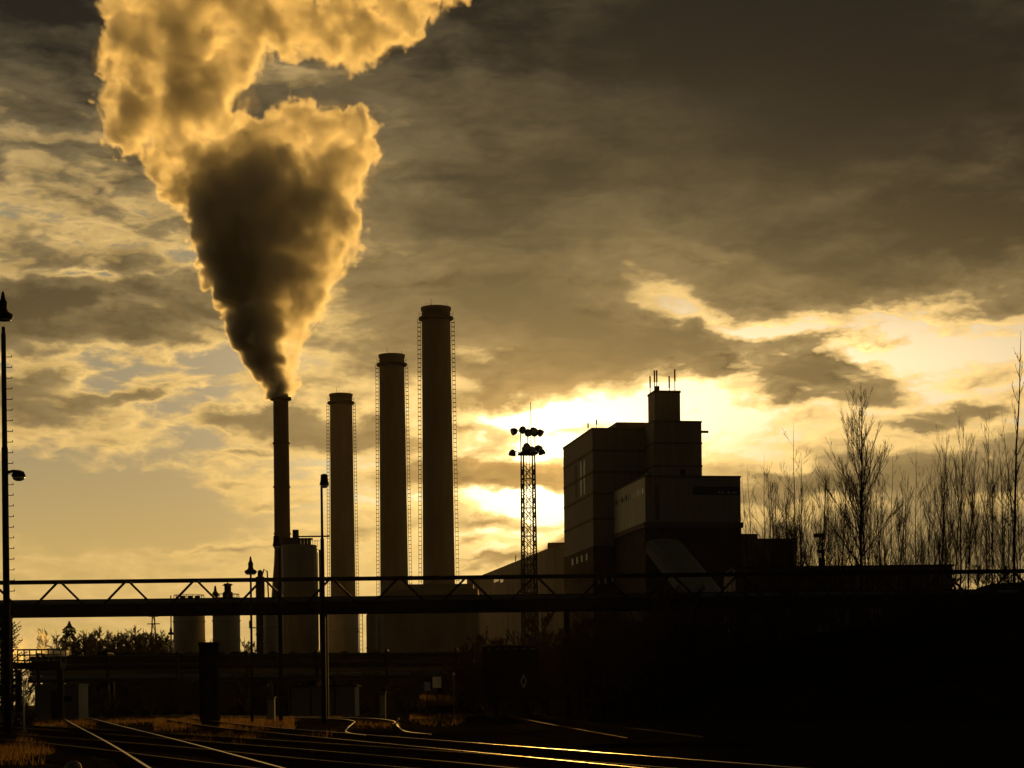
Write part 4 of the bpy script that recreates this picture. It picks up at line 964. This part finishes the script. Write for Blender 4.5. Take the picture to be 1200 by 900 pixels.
# ------------------------------------------------------------------ dry grass
gr = MB(); rnd = random.Random(2)
patches = [((180, 236), (840, 858), 2600), ((258, 345), (841, 861), 3000), ((345, 400), (838, 846), 900), ((40, 112), (842, 856), 1600), ((112, 180), (842, 850), 700), ((20, 44), (864, 874), 500), ((258, 272), (852, 868), 500),
           ((405, 470), (829, 838), 1400), ((0, 62), (880, 899), 700), ((418, 470), (850, 857), 300), ((480, 545), (838, 852), 500), ((290, 400), (862, 868), 300), ((200, 300), (862, 878), 500)]
for (xa, xb), (ya, yb), n in patches:
    for _ in range(int(n * 1.8)):
        px, py = rnd.uniform(xa, xb), rnd.triangular(ya, yb, ya + 2); p = G(px, max(py, HY + 12))
        if p.y > 150: continue
        cl = mnoise.noise(Vector((p.x * 0.8, p.y * 0.25, 3.0)))
        if cl < -0.12: continue
        h = rnd.uniform(0.08, 0.34) * (0.6 + 0.9 * max(0, cl)); a = rnd.uniform(0, 3.14); w = rnd.uniform(0.005, 0.012) * (p.y / 60)
        s = Vector((math.cos(a), math.sin(a) * 0.3, 0)) * w; le = Vector((rnd.gauss(0, .3), rnd.gauss(0, .3), 1)) * h
        i = len(gr.v); gr.v += [p - s, p + s, p + s * 0.7 + le * 0.55, p - s * 0.7 + le * 0.55, p + le + Vector((rnd.gauss(0, .1) * h, 0, 0))]
        gr.f += [(i, i + 1, i + 2, i + 3), (i + 3, i + 2, i + 4)]; gr.sm += [False, False]
# tufts on the embankment behind the boards
for _ in range(700):
    px = rnd.uniform(493, 530); D = rnd.uniform(99, 106); p = P(px, 824 + rnd.uniform(-2, 3), D); h = rnd.uniform(0.2, 0.45)
    s = Vector((0.03, 0.01, 0)); le = Vector((rnd.gauss(0, .2), rnd.gauss(0, .2), 1)) * h; i = len(gr.v)
    gr.v += [p - s, p + s, p + le]; gr.f += [(i, i + 1, i + 2)]; gr.sm += [False]
tag(gr.build('dry_grass', M_grass, fix=False), kind='stuff')

# ------------------------------------------------------------------ smoke
def veil_mat(name, surf, colr):
    """the outermost droplets: almost clear, a little light scattered"""
    m = bpy.data.materials.new(name); m.use_nodes = True; t = m.node_tree; t.nodes.clear()
    o = t.nodes.new('ShaderNodeOutputMaterial')
    tr = t.nodes.new('ShaderNodeBsdfTransparent'); df = t.nodes.new('ShaderNodeBsdfTranslucent')
    n = t.nodes.new('ShaderNodeTexNoise'); n.inputs['Scale'].default_value = 0.2; n.inputs['Detail'].default_value = 4
    tcn = t.nodes.new('ShaderNodeTexCoord'); t.links.new(tcn.outputs['Object'], n.inputs['Vector'])
    r = t.nodes.new('ShaderNodeValToRGB'); r.color_ramp.elements[0].color = (*[x * 0.85 for x in colr], 1); r.color_ramp.elements[1].color = (*colr, 1)
    t.links.new(n.outputs['Fac'], r.inputs[0]); t.links.new(r.outputs[0], df.inputs['Color'])
    mx = t.nodes.new('ShaderNodeMixShader'); mx.inputs[0].default_value = surf
    t.links.new(tr.outputs[0], mx.inputs[1]); t.links.new(df.outputs[0], mx.inputs[2]); t.links.new(mx.outputs[0], o.inputs['Surface'])
    return m
def vol_mat(name, colr, aniso, k=1.0):
    m = bpy.data.materials.new(name); m.use_nodes = True; t = m.node_tree; t.nodes.clear()
    o = t.nodes.new('ShaderNodeOutputMaterial'); v = t.nodes.new('ShaderNodeVolumePrincipled')
    v.inputs['Color'].default_value = (*colr, 1); v.inputs['Anisotropy'].default_value = aniso; v.inputs['Density'].default_value = k
    v.inputs['Density Attribute'].default_value = 'density'
    t.links.new(v.outputs[0], o.inputs['Volume']); return m
def ico(sub):
    import bmesh
    b = bmesh.new(); bmesh.ops.create_icosphere(b, subdivisions=sub, radius=1.0); v = [x.co.copy() for x in b.verts]; f = [tuple(q.index for q in x.verts) for x in b.faces]; b.free(); return v, f
IV, IF = ico(3)
class GN:
    """a tiny expression layer over geometry nodes"""
    def __init__(s, name):
        s.t = bpy.data.node_groups.new(name, 'GeometryNodeTree')
        s.t.interface.new_socket('Geometry', in_out='INPUT', socket_type='NodeSocketGeometry'); s.t.interface.new_socket('Geometry', in_out='OUTPUT', socket_type='NodeSocketGeometry')
        s.i = s.t.nodes.new('NodeGroupInput'); s.o = s.t.nodes.new('NodeGroupOutput'); s.pos = s.t.nodes.new('GeometryNodeInputPosition').outputs[0]
    def put(s, sock, x):
        if hasattr(x, 'is_linked'): s.t.links.new(x, sock)
        else: sock.default_value = x
    def m(s, op, *a, clamp=False):
        n = s.t.nodes.new('ShaderNodeMath'); n.operation = op; n.use_clamp = clamp
        for k, x in enumerate(a): s.put(n.inputs[k], x)
        return n.outputs[0]
    def v(s, op, *a):
        n = s.t.nodes.new('ShaderNodeVectorMath'); n.operation = op
        for k, x in enumerate(a): s.put(n.inputs[k], x)
        return n
    def noise(s, vec, scale, detail, rough=0.55, col=False):
        n = s.t.nodes.new('ShaderNodeTexNoise'); s.t.links.new(vec, n.inputs['Vector']); n.inputs['Scale'].default_value = scale; n.inputs['Detail'].default_value = detail; n.inputs['Roughness'].default_value = rough
        return n.outputs['Color' if col else 'Fac']
    def step(s, x, a, b, lo=0.0, hi=1.0):
        n = s.t.nodes.new('ShaderNodeMapRange'); n.interpolation_type = 'SMOOTHSTEP'
        s.t.links.new(x, n.inputs[0])
        for k, q in enumerate((a, b, lo, hi)): n.inputs[k + 1].default_value = q
        return n.outputs[0]
    def union(s, vec, balls, k=0.0):
        d = None
        for c, r in balls:
            q = s.m('SUBTRACT', s.v('DISTANCE', vec, tuple(c)).outputs['Value'], r)
            if d is None: d = q
            elif k > 0:
                n = s.t.nodes.new('ShaderNodeMath'); n.operation = 'SMOOTH_MIN'; s.t.links.new(d, n.inputs[0]); s.t.links.new(q, n.inputs[1]); n.inputs[2].default_value = k; d = n.outputs[0]
            else: d = s.m('MINIMUM', d, q)
        return d
def local_balls(lst, D, origin):
    return [(P(px, py, D) + Vector((0, dyo / F * D, 0)) - origin, r / F * D) for (px, py, r, dyo) in lst]
def plume(name, balls, core, D, origin, voxel, box, dens, core_dens, label, cat, m_vol, m_veil, amp=(5.2, 3.2, 1.9), edge=0.9, rise=(0.0, 32.0, 0.3, 1.0)):
    hull = MB()
    for c, r in balls:
        i = len(hull.v); hull.v += [c + p * (r * 0.97) for p in IV]; hull.f += [tuple(i + q for q in f) for f in IF]; hull.sm += [True] * len(IF)
    o = hull.build(name, m_veil, fix=False); o.location = origin
    rm = o.modifiers.new('remesh', 'REMESH'); rm.mode = 'VOXEL'; rm.voxel_size = voxel * 2.4; rm.use_smooth_shade = True
    tx = bpy.data.textures.new(name + '_billow', 'CLOUDS'); tx.noise_scale = amp[0] * 1.6; tx.noise_depth = 2
    dm = o.modifiers.new('billow', 'DISPLACE'); dm.texture = tx; dm.strength = amp[0]; dm.mid_level = 0.62; dm.texture_coords = 'LOCAL'
    g = GN(name + '_density')
    # domain warp, then distance to the union of puffs, roughened by billows of falling size
    w = g.noise(g.pos, 1 / (amp[0] * 4.2), 3, 0.5, True)
    w = g.v('SCALE', g.v('SUBTRACT', w, (0.5, 0.5, 0.5)).outputs[0]); w.inputs['Scale'].default_value = amp[0] * 1.5
    p1 = g.v('ADD', g.pos, w.outputs[0]).outputs[0]
    d = g.union(p1, balls, amp[0] * 0.35)
    def billow(scale, det):
        n = g.noise(p1, scale, det, 0.6); return g.m('ABSOLUTE', g.m('SUBTRACT', g.m('MULTIPLY', n, 2.0), 1.0))
    b1, b2, b3 = billow(1 / (amp[0] * 2.4), 2), billow(1 / (amp[1] * 2.0), 2), billow(1 / (amp[2] * 2.0), 4)
    sep = g.t.nodes.new('ShaderNodeSeparateXYZ'); g.t.links.new(g.pos, sep.inputs[0]); grow = g.step(sep.outputs[2], *rise)
    rough = g.m('ADD', g.m('ADD', g.m('MULTIPLY', g.m('SUBTRACT', 0.24, b1), amp[0] * 1.6), g.m('MULTIPLY', g.m('SUBTRACT', 0.24, b2), amp[1] * 1.7)), g.m('MULTIPLY', g.m('SUBTRACT', 0.24, b3), amp[2] * 1.8))
    d = g.m('ADD', d, g.m('MULTIPLY', rough, grow))
    sh = g.m('MINIMUM', g.step(d, 0.3, -edge, 0.0, 1.0), 1.0)
    loc = g.noise(p1, 1 / (amp[0] * 1.8), 4, 0.6); var = g.step(loc, 0.38, 0.60, 0.08, 2.3)
    den = g.m('MULTIPLY', var, dens)
    if core:
        dc = g.m('ADD', g.union(p1, core, amp[0] * 0.6), g.m('MULTIPLY', g.m('SUBTRACT', 0.24, b2), amp[1] * 2.4))
        dc = g.m('ADD', dc, g.m('MULTIPLY', g.m('SUBTRACT', 0.24, b1), amp[0] * 1.5))
        den = g.m('ADD', den, g.m('MULTIPLY', g.m('MULTIPLY', g.step(dc, 2.0, -4.0, 0.0, core_dens), g.m('MULTIPLY', g.step(sep.outputs[2], 22.0, 66.0, 1.0, 0.12), g.step(sep.outputs[2], 1.0, 24.0, 4.0, 1.0))), g.step(g.noise(p1, 1 / (amp[1] * 1.7), 4, 0.62), 0.3, 0.62, 0.12, 1.5)))
    den = g.m('MULTIPLY', den, sh)
    vc = g.t.nodes.new('GeometryNodeVolumeCube'); g.t.links.new(den, vc.inputs['Density']); vc.inputs['Background'].default_value = 0.0
    lo, hi = box; vc.inputs['Min'].default_value = lo; vc.inputs['Max'].default_value = hi
    for k, nm in enumerate(('Resolution X', 'Resolution Y', 'Resolution Z')): vc.inputs[nm].default_value = max(4, int((hi[k] - lo[k]) / voxel))
    sm = g.t.nodes.new('GeometryNodeSetMaterial'); sm.inputs['Material'].default_value = m_vol; g.t.links.new(vc.outputs[0], sm.inputs['Geometry'])
    g.t.links.new(sm.outputs[0], g.o.inputs[0])
    vo = bpy.data.objects.new('vapour', bpy.data.volumes.new('vapour')); COL.objects.link(vo); vo.parent = o; vo.data.materials.append(m_vol)
    md = vo.modifiers.new('density', 'NODES'); md.node_group = g.t
    return tag(o, label, cat)
OUT = [(462, 312, 345), (452, 302, 349), (440, 290, 352), (420, 275, 356), (400, 265, 362), (380, 257, 374), (360, 254, 384), (340, 245, 396), (320, 238, 406), (300, 231, 414), (280, 224, 422), (262, 214, 428), (244, 206, 434)]
balls = []
rnd = random.Random(12)
for (y, l, r) in OUT:
    w = r - l
    if w < 60: balls.append(((l + r) / 2, y, w * 0.48, 0))
    else:
        for j in range(3):
            rr = w * 0.27; balls.append((l + rr + (w - 2 * rr) * j / 2, y, rr, rnd.uniform(-0.1, 0.1) * w))
        if y % 40 == 0 or y < 270: balls.append(((l + r) / 2, y, w * 0.33, -w * 0.15)); balls.append(((l + r) / 2, y, w * 0.33, w * 0.15))
balls += [(x, y, r, rnd.uniform(-0.4, 0.4) * r) for (x, y, r) in [
    (230, 225, 40), (200, 210, 30), (285, 215, 62), (350, 215, 66), (400, 210, 46), (428, 185, 27), (395, 160, 46), (345, 165, 48), (360, 140, 30), (415, 150, 32), (310, 190, 50), (250, 190, 45), (192, 195, 26),
    (160, 135, 50), (140, 120, 36), (128, 155, 24), (195, 85, 60), (165, 50, 52), (235, 110, 55), (250, 150, 40), (205, 150, 42), (275, 75, 42), (225, 30, 60), (150, 5, 34), (295, 30, 48), (285, 120, 22), (128, 75, 24),
    (345, 35, 46), (395, 25, 46), (430, 42, 38), (465, 22, 40), (385, 62, 24), (415, 70, 20), (500, 5, 32), (530, -10, 26),
    (300, -50, 80), (200, -40, 60), (420, -55, 70), (520, -60, 55), (610, -80, 55)]]
core = [(327, 461, 14, 0), (321, 450, 22, 0), (313, 436, 28, 0), (305, 420, 34, 0), (294, 398, 40, 0), (286, 375, 46, 0), (281, 345, 52, 0), (274, 315, 56, 0), (267, 285, 60, 0), (254, 255, 60, 0), (232, 232, 52, 0), (200, 222, 42, 0), (180, 205, 36, 0), (172, 182, 24, 10), (196, 246, 30, 0), (216, 272, 26, 0), (290, 222, 44, 0), (322, 192, 24, -10), (343, 228, 18, -10), (372, 250, 12, -20), (397, 186, 15, -25), (205, 118, 14, -50), (352, 165, 16, -30), (262, 196, 26, -30), (300, 10, 18, -40), (255, 40, 14, -50), (470, 35, 12, -30), (140, 60, 12, -45), (380, 30, 12, -45), (230, 90, 12, -60), (165, 110, 14, -45), (330, 45, 13, -40), (425, 60, 10, -30), (205, 20, 14, -50), (275, 130, 10, -40)]
org = P(329, 462, DS)
bl_ = local_balls(balls, DS, org); cr_ = local_balls(core, DS, org)
pa, pb = P(70, 470, DS) - org, P(660, -95, DS) - org
SMOKE_VOX = 0.42
M_smoke = vol_mat('smoke', (0.91, 0.912, 0.915), 0.5)
M_veil = veil_mat('smoke_veil', 0.04, (0.8, 0.76, 0.7))
plume('smoke_plume', bl_, cr_, DS, org, SMOKE_VOX, ((pa.x, -34, pa.z), (pb.x, 34, pb.z)), 0.17, 0.9, 'huge golden backlit smoke plume billowing from the slim steel chimney', 'smoke', M_smoke, M_veil)
# low steam at the left, in front of the far trees
sb = [(70, 770, 14, 0), (55, 765, 18, 0), (40, 768, 16, 3), (25, 760, 15, 0), (50, 748, 14, 0), (64, 752, 11, 0), (38, 745, 9, 0), (20, 775, 18, 0), (80, 775, 9, 0), (5, 765, 18, 0)]
og2 = P(50, 770, 365); sb_ = local_balls(sb, 365.0, og2); pa, pb = P(-20, 800, 365) - og2, P(100, 725, 365) - og2
M_steam = vol_mat('steam', (0.95, 0.93, 0.9), 0.6)
plume('steam_cloud', sb_, None, 365.0, og2, 0.35, ((pa.x, -4.5, pa.z), (pb.x, 4.5, pb.z)), 0.45, 0, 'low golden steam drifting in front of the far trees', 'steam', M_steam, M_veil, (2.5, 1.2, 0.6), 1.6, (-50.0, -49.0, 0.0, 1.0))

# ------------------------------------------------------------------ evening air
hz = MB().box((0, 640, 122), (2600, 1500, 246)).build('haze', None or vol_mat('haze_air', (0.95, 0.92, 0.85), 0.35, 0.00002))
hz.data.materials[0].node_tree.nodes['Principled Volume'].inputs['Density Attribute'].default_value = ''
hz.data.materials[0].cycles.homogeneous_volume = True
tag(hz, kind='stuff')
